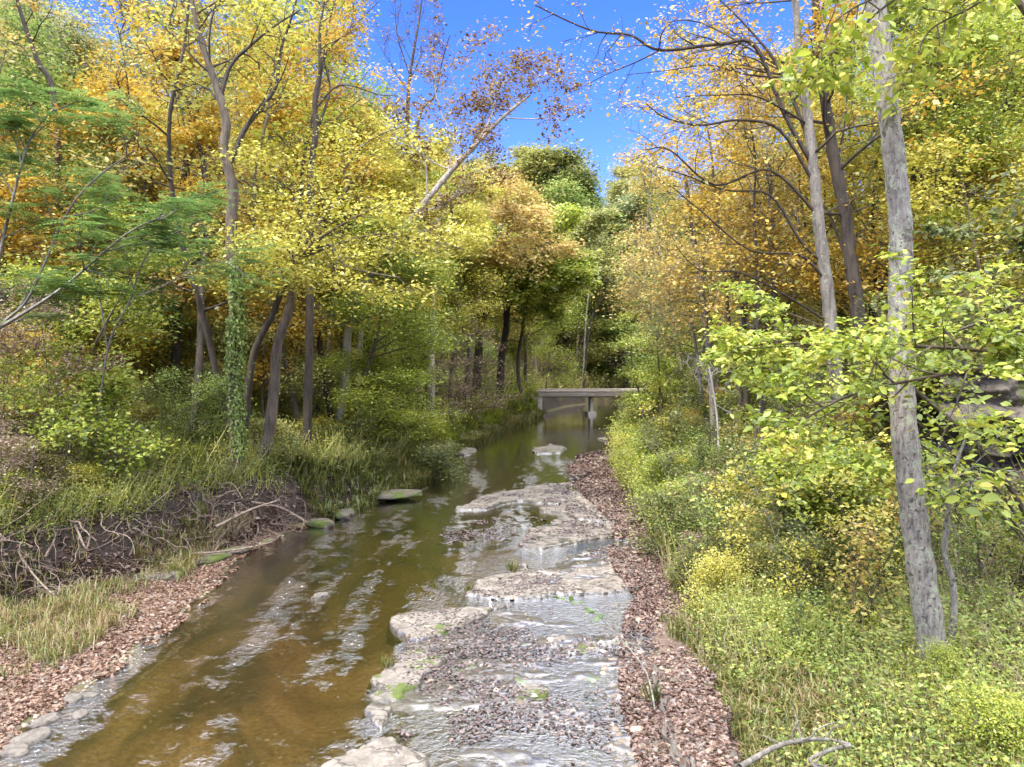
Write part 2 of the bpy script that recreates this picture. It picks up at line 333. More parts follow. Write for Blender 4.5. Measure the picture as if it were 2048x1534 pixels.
def mr(src, a0, a1, b0, b1):
    t = n.new('ShaderNodeMapRange'); t.interpolation_type = 'SMOOTHSTEP'; l.new(src, t.inputs[0])
    for k, v in zip((1, 2, 3, 4), (a0, a1, b0, b1)): t.inputs[k].default_value = v
    return t.outputs[0]
rif = mr(n2, .49, .60, .09, 1.0)
calm_far = mr(sx.outputs[1], 27, 36, 1, .04)                       # still pool below the bridge
calm_right = mr(sx.outputs[0], -1.6, -.4, 1, .0)                   # puddles among the ledges are still
near = mr(sx.outputs[1], 15, 19, 1, 0)
calm = mth('MULTIPLY', calm_right, near); inv = mth('SUBTRACT', 1, near); calm = mth('ADD', calm, mth('MULTIPLY', inv, .8))
st = mth('MULTIPLY', mth('MULTIPLY', rif, calm_far), calm); st = mth('ADD', mth('MULTIPLY', st, .95), mth('ADD', mth('MULTIPLY', mth('MULTIPLY', near, mth('SUBTRACT', 1, calm_right)), .20), .03))
bp = n.new('ShaderNodeBump'); bp.inputs['Distance'].default_value = .10; l.new(st, bp.inputs['Strength']); l.new(n1, bp.inputs['Height'])
tr = n.new('ShaderNodeBsdfTransparent'); tr.inputs[0].default_value = (.88, .78, .61, 1)
gl = n.new('ShaderNodeBsdfGlossy'); gl.inputs['Roughness'].default_value = .03; gl.inputs[0].default_value = (1, 1, 1, 1); l.new(bp.outputs[0], gl.inputs['Normal'])
fr = n.new('ShaderNodeFresnel'); fr.inputs['IOR'].default_value = 1.5; l.new(bp.outputs[0], fr.inputs['Normal'])
fb = mth('MULTIPLY_ADD', fr.outputs[0], 3.0, True); fb.node.inputs[2].default_value = .02
ms = n.new('ShaderNodeMixShader'); l.new(fb, ms.inputs[0]); l.new(tr.outputs[0], ms.inputs[1]); l.new(gl.outputs[0], ms.inputs[2])
o = n.new('ShaderNodeOutputMaterial'); l.new(ms.outputs[0], o.inputs[0])
tag(link('water', mb.mesh('water', True), m), 'shallow brown creek water rippling over sand and rock', kind='structure')

# ------------------------------------------------------------------ ledges and rocks
def rockmat(name, c1, c2, wet, moss=.66):
    global n, l, tcn
    m, n, l = newmat(name); tcn = n.new('ShaderNodeTexCoord')
    v = attr_node(n, 'v')
    r = ramp(n, [(.3, c1), (.55, c2), (.75, tuple(min(1, q * 1.15) for q in c2))]); l.new(noise(5, 9, .72), r.inputs[0])
    rw = ramp(n, [(.3, (.04, .033, .027)), (.6, (.12, .10, .08))]); l.new(noise(9, 8, .7), rw.inputs[0])
    ge = n.new('ShaderNodeNewGeometry'); sz = n.new('ShaderNodeSeparateXYZ'); l.new(ge.outputs['Position'], sz.inputs[0])
    nzw = noise(1.6, 6, .65)
    wetf = mr(mth('ADD', sz.outputs[2], mth('MULTIPLY', mth('SUBTRACT', nzw, .5), .16)), wet, wet + .018, 1, 0)
    c = mixc(wetf, r.outputs[0], rw.outputs[0])
    mo = mr(noise(1.3, 7, .7), moss, moss + .03, 0, 1)
    vo = n.new('ShaderNodeTexVoronoi'); vo.feature = 'DISTANCE_TO_EDGE'; vo.inputs['Scale'].default_value = 1.5
    mpv = n.new('ShaderNodeMapping'); mpv.inputs['Scale'].default_value = (.7, 1.7, 1); mpv.inputs['Rotation'].default_value = (0, 0, .4)
    va = n.new('ShaderNodeVectorMath'); va.operation = 'MULTIPLY_ADD'; nv = n.new('ShaderNodeTexNoise'); nv.inputs['Scale'].default_value = 2.5; nv.inputs['Detail'].default_value = 6; l.new(tcn.outputs['Object'], nv.inputs['Vector'])
    l.new(nv.outputs['Color'], va.inputs[0]); va.inputs[1].default_value = (.9, .9, .9); l.new(tcn.outputs['Object'], va.inputs[2]); l.new(va.outputs[0], mpv.inputs[0]); l.new(mpv.outputs[0], vo.inputs['Vector'])
    ck = mr(vo.outputs['Distance'], .008, .035, .75, 0); c = mixc(ck, c, (.03, .024, .018))
    dirt = mr(noise(3.1, 7, .75), .52, .66, 0, .6); c = mixc(dirt, c, (.07, .055, .04))
    c = mixc(mo, c, (.085, .11, .02))
    bp = n.new('ShaderNodeBump'); bp.inputs['Strength'].default_value = .7; bp.inputs['Distance'].default_value = .04; l.new(mth('SUBTRACT', noise(7, 9, .75), mth('MULTIPLY', ck, .4)), bp.inputs['Height'])
    p = n.new('ShaderNodeBsdfPrincipled'); l.new(c, p.inputs['Base Color']); l.new(bp.outputs[0], p.inputs['Normal'])
    l.new(mth('SUBTRACT', .85, mth('MULTIPLY', wetf, .5)), p.inputs['Roughness']); l.new(wetf, p.inputs['Coat Weight']); p.inputs['Coat Roughness'].default_value = .16; p.inputs['Coat IOR'].default_value = 1.9
    o = n.new('ShaderNodeOutputMaterial'); l.new(p.outputs[0], o.inputs[0]); return m
R_ledge = rockmat('pale_ledge_rock', (.09, .072, .055), (.235, .20, .165), .035)
R_wet = rockmat('wet_ledge_rock', (.09, .075, .058), (.235, .20, .165), .030, .585)
R_rim = rockmat('mossy_ledge_rock', (.09, .075, .058), (.235, .20, .165), .020, .53)
R_cliff = rockmat('cliff_rock', (.03, .024, .018), (.14, .115, .085), -5, .60)
R_moss = rockmat('mossy_rock', (.06, .05, .035), (.16, .135, .10), .02, .52)

def polysd(x, y, poly):
    poly = np.array(poly); d = np.full(x.shape, 1e9); ins = np.zeros(x.shape, bool)
    k = len(poly)
    for a in range(k):
        x1, y1 = poly[a]; x2, y2 = poly[(a + 1) % k]
        ex, ey = x2 - x1, y2 - y1
        t = np.clip(((x - x1) * ex + (y - y1) * ey) / (ex * ex + ey * ey + 1e-9), 0, 1)
        d = np.minimum(d, (x - x1 - t * ex) ** 2 + (y - y1 - t * ey) ** 2)
        c = ((y1 > y) != (y2 > y)) & (x < ex * (y - y1) / (ey if ey != 0 else 1e-9) + x1); ins ^= c
    d = np.sqrt(d); return np.where(ins, d, -d)
SHELF = []
def shelf_h(sd, x, y, top, rough, seed):
    e = sd + .34 * fbm(x * .9, y * 1.6, seed, 4) + .07 * fbm(x * 6, y * 6, seed + 9, 3)
    st = np.floor((x * .35 + y * .9 + .5 * fbm(x * .7, y * .7, seed + 3, 3)) * 1.2) * .0
    lay = (x * .35 + y + 1.5 * fbm(x * .5, y * .5, seed + 2, 3)) * 1.6; t = top + rough * .7 * fbm(x * 1.2, y * 2.4, seed + 5, 5) + .018 * (sstep(.0, .15, lay - np.floor(lay)) - .5) * (rough > .04) + .012 * fbm(x * 7, y * 7, seed + 7, 3)
    return -.34 + sstep(-.06, .07, e) * (t + .34), e
def shelf(pix, label, top=.06, rough=.05, mat=None, step=.05, seed=1, group='limestone ledges in the creek', name='rock_ledge'):
    poly = [tuple(at_z(a, b, .03))[:2] for a, b in pix]
    P = np.array(poly); x0, y0 = P.min(0) - .4; x1, y1 = P.max(0) + .4
    sx_, sy_ = np.arange(x0, x1, step), np.arange(y0, y1, step); X, Y = np.meshgrid(sx_, sy_)
    sd = polysd(X, Y, poly); Z, e = shelf_h(sd, X, Y, top, rough, seed)
    keep = e > -.12; k = len(sx_)
    i, j = np.meshgrid(np.arange(len(sy_) - 1), np.arange(k - 1), indexing='ij')
    kf = (keep[:-1, :-1] & keep[1:, :-1] & keep[:-1, 1:] & keep[1:, 1:]).ravel(); q = (i * k + j).ravel()[kf]
    mb = MB(); F = np.stack([q, q + 1, q + k + 1, q + k], -1)
    V = np.stack([X, Y, Z], -1).reshape(-1, 3); u, inv_ = np.unique(F, return_inverse=True)
    mb.add(V[u], inv_.reshape(-1, 4))
    base = np.array([P[:, 0].mean(), P[:, 1].mean(), 0.])
    o = link(name, mb.mesh(name, True, base), mat or R_ledge, loc=tuple(base)); tag(o, label, 'rock ledge', group)
    SHELF.append((poly, top, rough, seed)); return o
shelf([(735, 1380), (800, 1345), (790, 1260), (850, 1222), (1000, 1212), (1140, 1208), (1290, 1205), (1330, 1270), (1320, 1400), (1350, 1534), (1360, 1640), (850, 1640), (830, 1534), (760, 1470)],
      'broad wet leaf-strewn ledge holding sky-reflecting puddles in the foreground', -.012, .06, R_wet, .035, 11)
shelf([(660, 1560), (700, 1500), (745, 1462), (830, 1470), (850, 1560), (830, 1700), (640, 1700)], 'dry pale bare rock at the bottom edge of the creek', .14, .05, R_ledge, .03, 23)
shelf([(780, 1240), (850, 1218), (1010, 1213), (960, 1250), (830, 1290), (800, 1275)], 'pale mossy-edged rock tip beside the brown channel in the foreground', .075, .05, R_wet, .03, 31)
shelf([(905, 1192), (960, 1165), (1050, 1130), (1100, 1150), (1230, 1120), (1290, 1130), (1310, 1165), (1260, 1180), (1100, 1190), (1000, 1200)],
      'pale humped ledge with moss at its left tip, crossing mid creek', .05, .09, R_ledge, .04, 41)
shelf([(1060, 1145), (1150, 1105), (1250, 1075), (1290, 1080), (1300, 1135), (1200, 1150)], 'low leaf-covered ledge just behind the humped one', .025, .06, R_wet, .05, 47)
shelf([(1030, 1092), (1060, 1060), (1130, 1035), (1265, 1052), (1240, 1068), (1150, 1085), (1080, 1098)], 'flat pale ledge pointing at the dark pool before the leaf strip', .05, .05, R_ledge, .05, 53)
shelf([(1085, 1018), (1150, 1000), (1230, 1000), (1290, 1040), (1262, 1054), (1150, 1034)], 'thick pale slab against the red leaf strip', .09, .04, R_ledge, .05, 59)
shelf([(915, 1018), (960, 990), (1080, 972), (1150, 965), (1130, 985), (1040, 998), (970, 1018)], 'long white ledge running out into the riffle', .07, .06, R_ledge, .06, 61)
shelf([(1010, 1000), (1100, 985), (1200, 978), (1220, 1000), (1140, 1010)], 'pale ledge between the long white one and the thick slab', .06, .07, R_ledge, .06, 67)
shelf([(1120, 958), (1170, 945), (1190, 950), (1150, 965)], 'small white rock at the far end of the ledges', .10, .04, R_ledge, .06, 71)
shelf([(1060, 900), (1100, 888), (1135, 893), (1120, 905), (1070, 908)], 'leafy gravel islet in mid pool below the bridge', .05, .05, R_wet, .1, 73)
shelf([(870, 1062), (960, 1040), (1060, 1025), (1090, 1040), (1000, 1075), (900, 1080)], 'barely submerged ledge combed with leaves in mid channel', -.02, .07, R_wet, .05, 79)
shelf([(1360, 1534), (1310, 1420), (1300, 1340), (1370, 1320), (1440, 1420), (1480, 1534), (1470, 1640), (1400, 1640)], 'raised stepped ledge under leaf litter at the right edge of the puddles', .26, .05, R_ledge, .035, 83)
shelf([(1195, 877), (1230, 868), (1262, 870), (1262, 882), (1225, 886)], 'orange-brown leafy gravel spit below the right bank', .06, .05, R_wet, .1, 89)
shelf([(890, 902), (920, 894), (950, 900), (930, 912)], 'flat pale stone at the foot of the left bank downstream of the bridge', .10, .03, R_ledge, .06, 97)
shelf([(1245, 905 + 12), (1275, 900 + 12), (1300, 905 + 14), (1270, 912 + 14)], 'white stone peeping from the weeds at the right water edge', .22, .03, R_ledge, .06, 101)

shelf([(715, 1400), (745, 1350), (800, 1305), (850, 1290), (900, 1315), (850, 1360), (800, 1410), (770, 1470), (735, 1450)], 'mossy raised rim of the broad foreground ledge beside the main channel', .045, .09, R_rim, .03, 107)
shelf([(1085, 1275), (1130, 1262), (1200, 1270), (1215, 1300), (1140, 1305)], 'small pale slab breaking the surface of the foreground puddles', .03, .05, R_wet, .03, 109)
shelf([(1020, 1375), (1070, 1355), (1120, 1365), (1100, 1395), (1040, 1400)], 'low mossy hump in the middle of the foreground puddles', .035, .06, R_rim, .03, 113)
def ground_top(x, y):
    z = H(x, y)
    for poly, top, rough, seed in SHELF:
        P = np.array(poly); m_ = (x > P[:, 0].min() - .3) & (x < P[:, 0].max() + .3) & (y > P[:, 1].min() - .3) & (y < P[:, 1].max() + .3)
        if m_.any():
            zz, e = shelf_h(polysd(x[m_], y[m_], poly), x[m_], y[m_], top, rough, seed)
            z[m_] = np.maximum(z[m_], np.where(e > -.1, zz, -9))
    return z

rnd = np.random.default_rng(5); rr_ = random.Random(5)
def boulder(loc, size, label, mat, name='rock', group=None, seed=0, flat=.5, cat='rock'):
    import bmesh
    bm = bmesh.new(); bmesh.ops.create_icosphere(bm, subdivisions=4, radius=1)
    co = np.array([v.co[:] for v in bm.verts])
    s = 1 + .35 * fbm(co[:, 0] * 1.3 + seed, co[:, 1] * 1.3 + co[:, 2], seed, 3) + .12 * fbm(co[:, 2] * 3 + seed, co[:, 0] * 3 - co[:, 1] * 2, seed + 2, 3)
    co = co * s[:, None]; co[:, 2] = np.sign(co[:, 2]) * np.abs(co[:, 2]) ** .75
    co[:, 2] = np.where(co[:, 2] > .6, .6 + (co[:, 2] - .6) * .25, co[:, 2])
    co *= np.array(size)
    for v, c in zip(bm.verts, co): v.co = c
    me = bpy.data.meshes.new(name); bm.to_mesh(me); bm.free()
    me.polygons.foreach_set('use_smooth', [True] * len(me.polygons))
    o = link(name, me, mat, loc=loc); tag(o, label, cat, group); o.rotation_euler.z = seed; return o
for k, (a, b, s, lab) in enumerate([
    (410, 1118, (.62, .3, .13), 'mossy flat slab on the left bank by the roots'),
    (345, 1150, (.30, .2, .12), 'bright green moss-topped stone on the left leaf bar'),
    (300, 1152, (.36, .22, .12), 'pale flat stone on the left leaf bar beside the mossy one'),
    (470, 1100, (.4, .2, .08), 'thin grey slab at the waterline under the roots'),
    (690, 1027, (.45, .3, .16), 'small mossy rock at the left bank below the log ledge'),
    (640, 1045, (.4, .25, .15), 'mossy rock nearest the root tangle at the waterline')]):
    p = at_z(a, b, .1); boulder((p.x, p.y, .08), s, lab, R_moss, seed=k + 1)
R_stone = bark('river_stone', (.07, .058, .046), (.17, .145, .12), scale=12)
for k, (a, b, s) in enumerate([(90, 1440, .12), (145, 1395, .10), (178, 1388, .07), (60, 1475, .15), (160, 1425, .09), (30, 1500, .12), (640, 1190, .12)]):
    p = at_z(a, b, .02); boulder((p.x, p.y, .0), (s * 1.5, s, s * .5), 'small grey stone at the edge of the left leaf bar', R_stone, 'stone', 'stones along the left leaf bar', 20 + k, cat='stone')
# overhanging mossy slab jutting from left bank
p = at_z(770, 985, .3); boulder((p.x - .35, p.y + .45, .16), (1.25, .6, .11), 'dark mossy slab jutting over the water from the left bank', R_moss, seed=41)
p = at_z(1240, 866, .2); boulder((p.x, p.y, .22), (1.0, .35, .16), 'squared pale block at the right waterline before the bridge', R_ledge, seed=43)
# rock outcrop in the right hillside
def outcrop():
    mb = MB(); N_, M_ = 150, 110
    u = np.linspace(0, 1, N_); w = np.linspace(0, 1, M_); U, Wv = np.meshgrid(u, w)
    X = 7.3 + 6.5 * U; Y0 = 12.9 + 1.2 * np.sin(U * 7) * .4 - 1.4 * U + .5 * fbm(U * 5, U * 0 + 1, 3, 3)
    Zt = 4.55 + .4 * fbm(U * 4, U * 0, 9, 3); Z = .9 + Wv * (Zt - .9)
    lay = fbm(Z * 3.2 + .3 * fbm(U * 3, Z, 2, 2), U * 1.2, 15, 4)
    step_ = np.floor((Z + .15 * fbm(U * 4, Z * .5, 17, 2)) * 3.5); jut = hsh(step_, np.floor(U * 3 + step_ * .7), 5) * .55 + hsh(step_, np.floor(U * 9 + step_), 8) * .2
    over = .9 * sstep(3.2, 3.6, Z) + .0
    Y = Y0 - jut - lay * .35 - over * .6 + .25 * fbm(U * 12, Z * 4, 19, 4)
    Y = np.where(Wv > .985, Y + 3.0, Y); Z = np.where(Wv > .985, Zt - 1.2, Z)
    i, j = np.meshgrid(np.arange(M_ - 1), np.arange(N_ - 1), indexing='ij'); q = (i * N_ + j).ravel()
    b0 = np.array([10., 13., 1.])
    mb.add(np.stack([X, Y, Z], -1), np.stack([q, q + 1, q + N_ + 1, q + N_], -1))
    o = link('rock_outcrop', mb.mesh('rock_outcrop', False, b0), R_cliff, loc=tuple(b0))
    tag(o, 'dark layered overhanging rock outcrop on the right bank behind the leaves', 'rock outcrop')
outcrop()

# ------------------------------------------------------------------ bridge
import bmesh
def concrete(name, c1, c2, s=2.5, stretch=(1, 1, 1)):
    global n, l, tcn
    m, n, l = newmat(name); tcn = n.new('ShaderNodeTexCoord'); mp = n.new('ShaderNodeMapping'); mp.inputs['Scale'].default_value = stretch; l.new(tcn.outputs['Object'], mp.inputs[0])
    r = ramp(n, [(.3, c1), (.65, c2)]); l.new(noise(s, 8, .7, mp.outputs[0]), r.inputs[0])
    p = n.new('ShaderNodeBsdfPrincipled'); p.inputs['Roughness'].default_value = .9; l.new(r.outputs[0], p.inputs['Base Color'])
    o = n.new('ShaderNodeOutputMaterial'); l.new(p.outputs[0], o.inputs[0]); return m
M_wood = concrete('weathered_timber', (.20, .16, .13), (.44, .38, .33), 6, (.25, 2, 2))
M_conc = concrete('stained_concrete', (.36, .32, .28), (.62, .57, .54), 2)
M_concd = concrete('dark_concrete', (.16, .135, .11), (.34, .29, .25), 3)
def box(name, x0, x1, y0, y1, z0, z1, mat, parent, bev=.02):
    bm = bmesh.new(); bmesh.ops.create_cube(bm, size=1)
    for v in bm.verts: v.co = Vector(((x0 + x1) / 2 + v.co.x * (x1 - x0), (y0 + y1) / 2 + v.co.y * (y1 - y0), (z0 + z1) / 2 + v.co.z * (z1 - z0)))
    bmesh.ops.bevel(bm, geom=bm.edges[:], offset=bev, segments=1, affect='EDGES')
    me = bpy.data.meshes.new(name); bm.to_mesh(me); bm.free(); return link(name, me, mat, parent)
br = empty('footbridge', (2.2, 58.4, 0), 'low flat grey timber and concrete bridge across the creek', 'bridge')
br.rotation_euler.z = .12
box('deck', -.05, 10.4, .05, 3.6, 1.62, 1.86, M_concd, br)
box('side_beam', -.1, 10.5, -.16, .04, 1.55, 1.84, M_wood, br); box('side_beam', -.1, 10.5, 3.62, 3.82, 1.55, 1.84, M_wood, br)
box('curb_timber', -.3, 10.5, -.13, .12, 1.865, 2.06, M_wood, br); box('curb_timber', -.3, 10.5, 3.5, 3.74, 1.865, 2.06, M_wood, br)
for k in range(4): box('girder', 0, 10.4, .5 + k * .85, .72 + k * .85, 1.46, 1.615, M_concd, br)
box('abutment', -.55, .28, -.1, 3.7, .22, 1.54, M_conc, br)
box('wing_wall', -1.15, -.56, -.55, .1, .25, 1.75, M_conc, br)
box('footing', -1.3, .45, -.55, 4.0, -.3, .21, M_conc, br)
box('pier', 4.40, 4.62, .22, 1.0, .26, 1.455, M_conc, br)
box('footing', 4.15, 4.87, .0, 1.3, -.35, .25, M_conc, br)
box('abutment', 9.9, 10.9, -.1, 3.7, -.3, 1.44, M_conc, br)

# ------------------------------------------------------------------ fallen leaves and low growth
def scatter_ground(name, x, y, size, mat, label, kind_cat, seed, lift=.012, tilt=.35, vfun=None):
    r = np.random.default_rng(seed); N_ = len(x); z = ground_top(x, y)
    fl = z < .004; z = np.where(fl, .004, z)
    P = np.stack([x, y, z + lift * r.random(N_)], -1)
    D = nrm(np.stack([r.normal(size=N_), r.normal(size=N_), tilt * .6 * r.normal(size=N_)], -1))
    Nn = nrm(np.stack([tilt * r.normal(size=N_), tilt * r.normal(size=N_), np.ones(N_)], -1))
    L = size * r.uniform(.45, 1.0, N_) ** 1.0 * 1.45; mb = MB(); v = r.beta(2, 2.2, N_) if vfun is None else vfun(x, y, r)
    leaves(mb, P - D * L[:, None] * .5, D, Nn, L, L * r.uniform(.5, .8, N_), v, 6)
    o = link(name, mb.mesh(name), mat); tag(o, label, kind_cat, kind='stuff'); return o
def samp(N_, y0, y1, seed):
    r = np.random.default_rng(seed); return y0 * (y1 / y0) ** r.random(N_), r
# strip of red leaves
y, r = samp(120000, 6.5, 60, 1); w = r.random(len(y)); x = XR(y) - .35 + (XV(y) - XR(y) + 2.0) * w
g = fbm(x * .8, y * .8, 61, 3); k = g > -.50 + .5 * r.random(len(y)); x, y = x[k], y[k]
scatter_ground('fallen_leaves', x, y, np.maximum(.058, .0042 * y), L_['litter'], 'strip of fallen reddish-brown leaves along the right water edge', 'fallen leaves', 2, tilt=.5)
# leaves on the wet ledges and in the channel
y, r = samp(50000, 6.8, 33, 3); x = -2.4 + 5.3 * r.random(len(y)); zt = ground_top(x, y)
g = fbm(x * 1.2, y * 1.2, 63, 4)
k = (zt > -.045) & (zt < .12) & (g > .13 + .40 * (r.random(len(y)) - .5) - .25 * sstep(.8, 0, XR(y) - x)) & (x < XR(y) + .2); x, y = x[k], y[k]
scatter_ground('wet_leaves', x, y, np.maximum(.047, .0036 * y), leafmat('wet_litter', [(.022, .015, .015), (.05, .03, .03), (.10, .055, .05), (.16, .095, .08), (.25, .17, .12)], .05, .12), 'dark wet fallen leaves stuck to the ledges and puddles', 'fallen leaves', 4, tilt=.16)
# leaves on left bar
y, r = samp(95000, 7, 19, 5); w = r.random(len(y)); x = XL(y) + .22 - (XL(y) - XB(y) + .5) * w; k = (x < XL(y) - .05) | (fbm(x * 2.2, y * 2.2, 4, 3) > .08); x, y = x[k], y[k]
scatter_ground('fallen_leaves', x, y, .062, leafmat('pale_litter', [(.06, .03, .02), (.14, .075, .05), (.23, .13, .085), (.30, .20, .13), (.38, .29, .20)], .1, .05), 'pale pinkish fallen leaves covering the left gravel bar', 'fallen leaves', 6, tilt=.5)
# pebbles
def pebbles(name, x, y, sz, mat, label, seed, sink=.3):
    r = np.random.default_rng(seed); N_ = len(x); z = ground_top(x, y); s_ = sz * np.exp(.45 * r.normal(size=N_))
    u = np.array([[1, 0, 0], [.5, .8, 0], [-.5, .85, 0], [-1, 0, 0], [-.5, -.8, 0], [.5, -.85, 0], [.55, .1, .5], [-.1, .5, .55], [-.4, -.4, .5], [.2, -.45, .45]])
    f4 = np.array([[0, 1, 7, 6], [2, 3, 8, 7], [4, 5, 9, 8]]); f3 = np.array([[1, 2, 7], [3, 4, 8], [5, 0, 9], [0, 6, 9], [6, 7, 8], [6, 8, 9]])
    a = r.random(N_) * 6.283; ca, sa = np.cos(a), np.sin(a); q = u[None] * (1 + .3 * (r.random((N_, 10, 1)) - .5)) * np.stack([s_, s_ * r.uniform(.5, .9, N_), s_ * r.uniform(.4, .8, N_)], -1)[:, None, :]
    V = np.stack([q[..., 0] * ca[:, None] - q[..., 1] * sa[:, None], q[..., 0] * sa[:, None] + q[..., 1] * ca[:, None], q[..., 2]], -1) + np.stack([x, y, z - s_ * sink * .3], -1)[:, None, :]
    mb = MB(); b = np.arange(N_)[:, None, None] * 10; v = r.random(N_); n0 = mb.n
    mb.add(V.reshape(-1, 3), (b + f4[None]).reshape(-1, 4), np.repeat(v, 3)); mb.f.append((b + f3[None]).reshape(-1, 3)); mb.a.append(np.repeat(v, 6))
    o = link(name, mb.mesh(name, False), mat); tag(o, label, 'pebbles', kind='stuff'); return o
m, n, l = newmat('pebble_stone'); at = attr_node(n, 'v'); r0_ = ramp(n, [(0, (.10, .08, .06)), (.35, (.24, .18, .13)), (.6, (.20, .18, .16)), (.8, (.36, .29, .22)), (1, (.30, .20, .13))]); l.new(at.outputs['Fac'], r0_.inputs[0])
p = n.new('ShaderNodeBsdfPrincipled'); p.inputs['Roughness'].default_value = .7; l.new(r0_.outputs[0], p.inputs['Base Color']); o = n.new('ShaderNodeOutputMaterial'); l.new(p.outputs[0], o.inputs[0]); M_peb = m
y, r = samp(5200, 7, 19, 41); x = XL(y) + .5 - 1.5 * r.random(len(y)) ** 1.4
pebbles('pebbles', x, y, .030, M_peb, 'small stones along the edge of the left gravel bar', 42)
y, r = samp(4200, 7, 24, 43); x = XL(y) + (XR(y) - XL(y)) * r.random(len(y)); k = (fbm(x * .6, y * .4, 77, 3) > .0); x, y = x[k], y[k]
pebbles('pebbles', x, y, .045, M_peb, 'brown stones lying on the creek bed under the water', 44, 1.)
y, r = samp(1600, 6.8, 30, 45); x = XR(y) - .6 + 1.2 * r.random(len(y))
pebbles('pebbles', x, y, .035, M_peb, 'loose stones among the leaves at the right water edge', 46)
# forest floor litter
y, r = samp(150000, 6.3, 60, 7); x = (r.random(len(y)) * 1.7 - .85) * y
k = ((x < XB(y)) | (x > XV(y) + .2)) & (np.abs(x) < .8 * y); x, y = x[k], y[k]
scatter_ground('leaf_litter', x, y, np.maximum(.09, .005 * y), L_['litter'], 'brown leaf litter lying under the weeds on both banks', 'leaf litter', 8, lift=.10, tilt=.6)

def weeds(name, x, y, h, nl, lsz, mat, label, cat, seed, blade=False, vb=0.0, lean=.45, thin0=.25):
    """plants as leafy stems: nl leaves climbing each stem, or arching blades from one point"""
    r = np.random.default_rng(seed); N_ = len(x); z = ground_top(x, y)
    clump = np.clip(.5 + .9 * fbm(x * .6, y * .6, seed + 50, 3), 0, 1); kk = r.random(len(x)) < thin0 + (1 - thin0) * sstep(.25, .7, clump)
    x, y, z, h, clump = x[kk], y[kk], z[kk], h[kk], clump[kk]; lsz = lsz[kk] if hasattr(lsz, '__len__') else lsz; N_ = len(x)
    h = h * (.55 + .9 * r.random(N_)) * (.6 + .8 * clump) * np.where(x > 0, np.interp(y, [7, 13], [.48, 1.0]), 1.0)
    M_ = N_ * nl; I = np.repeat(np.arange(N_), nl); t = np.tile((np.arange(nl) + .6) / nl, N_)
    ln = r.normal(size=(N_, 2)) * lean
    mb = MB(); v = np.clip(.20 + .55 * clump[I] + .30 * r.normal(size=M_) + vb, 0, 1)
    hx = h[I] * t
    if not blade:
        P = np.stack([x[I] + ln[I, 0] * hx * t + .05 * r.normal(size=M_), y[I] + ln[I, 1] * hx * t + .05 * r.normal(size=M_), z[I] + hx], -1)
        a = r.random(M_) * 6.283
        D = nrm(np.stack([np.cos(a), np.sin(a), .25 + .5 * (r.random(M_) - .5)], -1)); Nn = nrm(np.stack([.5 * r.normal(size=M_), .5 * r.normal(size=M_) - .15, np.ones(M_)], -1))
        L = (lsz[I] if hasattr(lsz, '__len__') else lsz) * r.uniform(.6, 1.3, M_)
        leaves(mb, P, D, Nn, L, L * .5, v, 4)
        k = r.random(N_) < .5; w = .006 + .0008 * y[k]                # stems
        S0 = np.stack([x[k], y[k], z[k]], -1); S1 = S0 + np.stack([ln[k, 0] * h[k], ln[k, 1] * h[k], h[k]], -1)
        dx = np.zeros_like(S0); dx[:, 0] = w / 2
        V = np.stack([S0 - dx, S0 + dx, S1 + dx * .4, S1 - dx * .4], 1); mb.add(V.reshape(-1, 3), np.arange(len(S0))[:, None] * 4 + np.arange(4)[None], np.full(len(S0), .9))
    else:
        a = r.random(M_) * 6.283; L = h[I] * r.uniform(.5, 1.1, M_); b = r.uniform(.25, .9, M_)
        P0 = np.stack([x[I] + .05 * r.normal(size=M_), y[I] + .05 * r.normal(size=M_), z[I]], -1)
        o_ = np.stack([np.cos(a), np.sin(a), np.zeros(M_)], -1); s_ = np.stack([-np.sin(a), np.cos(a), np.zeros(M_)], -1)
        w = ((lsz[I] if hasattr(lsz, '__len__') else lsz) * r.uniform(.7, 1.2, M_))[:, None]
        P1 = P0 + o_ * (L * b * .35)[:, None] + np.array([0, 0, 1.]) * (L * .62)[:, None]
        P2 = P0 + o_ * (L * b * .95)[:, None] + np.array([0, 0, 1.]) * (L * (1 - .45 * b))[:, None]
        V = np.stack([P0 - s_ * w * .4, P0 + s_ * w * .4, P1 + s_ * w * .5, P1 - s_ * w * .5, P2 + s_ * w * .08, P2 - s_ * w * .08], 1)
        bI = np.arange(M_)[:, None] * 6
        mb.add(V.reshape(-1, 3), np.concatenate([bI + np.array([[0, 1, 2, 3]]), bI + np.array([[3, 2, 4, 5]])]), np.concatenate([v, v]))
    o = link(name, mb.mesh(name), mat); tag(o, label, cat, kind='stuff'); return o
# right bank
def right_pts(N_, y0, y1, seed, dmax, dmin=0.0):
    y, r = samp(N_, y0, y1, seed); x = XV(y) + .45 * fbm(y * .7, y * 0 + 3, 19, 4) + dmin + (dmax * np.maximum(1, y / 14) - dmin) * r.random(len(y)) + .35 * fbm(y * .9, y * 0, 9, 3)
    k = (x < .8 * y + 1); return x[k], y[k], r
x, y, r = right_pts(11000, 6.5, 55, 11, 2.6, .0)
weeds('grass', x, y, .34 + 0 * x, 9, .011 + .0009 * y, L_['grass'], 'yellow-green grass tufts along the right bank', 'grass', 12, True, thin0=.0)
x, y, r = right_pts(17000, 6.3, 40, 213, 8, .3)
weeds('weeds', x, y, .50 + .012 * y, 12, np.maximum(.055, .0042 * y), L_['green'], 'dark green taller weeds in patches on the right bank', 'weeds', 214, thin0=.0, vb=.1)
x, y, r = right_pts(24000, 6.3, 60, 13, 9, .1)
weeds('weeds', x, y, .26 + .017 * y, 11, np.maximum(.05, .0040 * y), L_['weed'], 'knee-high leafy weeds covering the right bank', 'weeds', 14, thin0=.02)
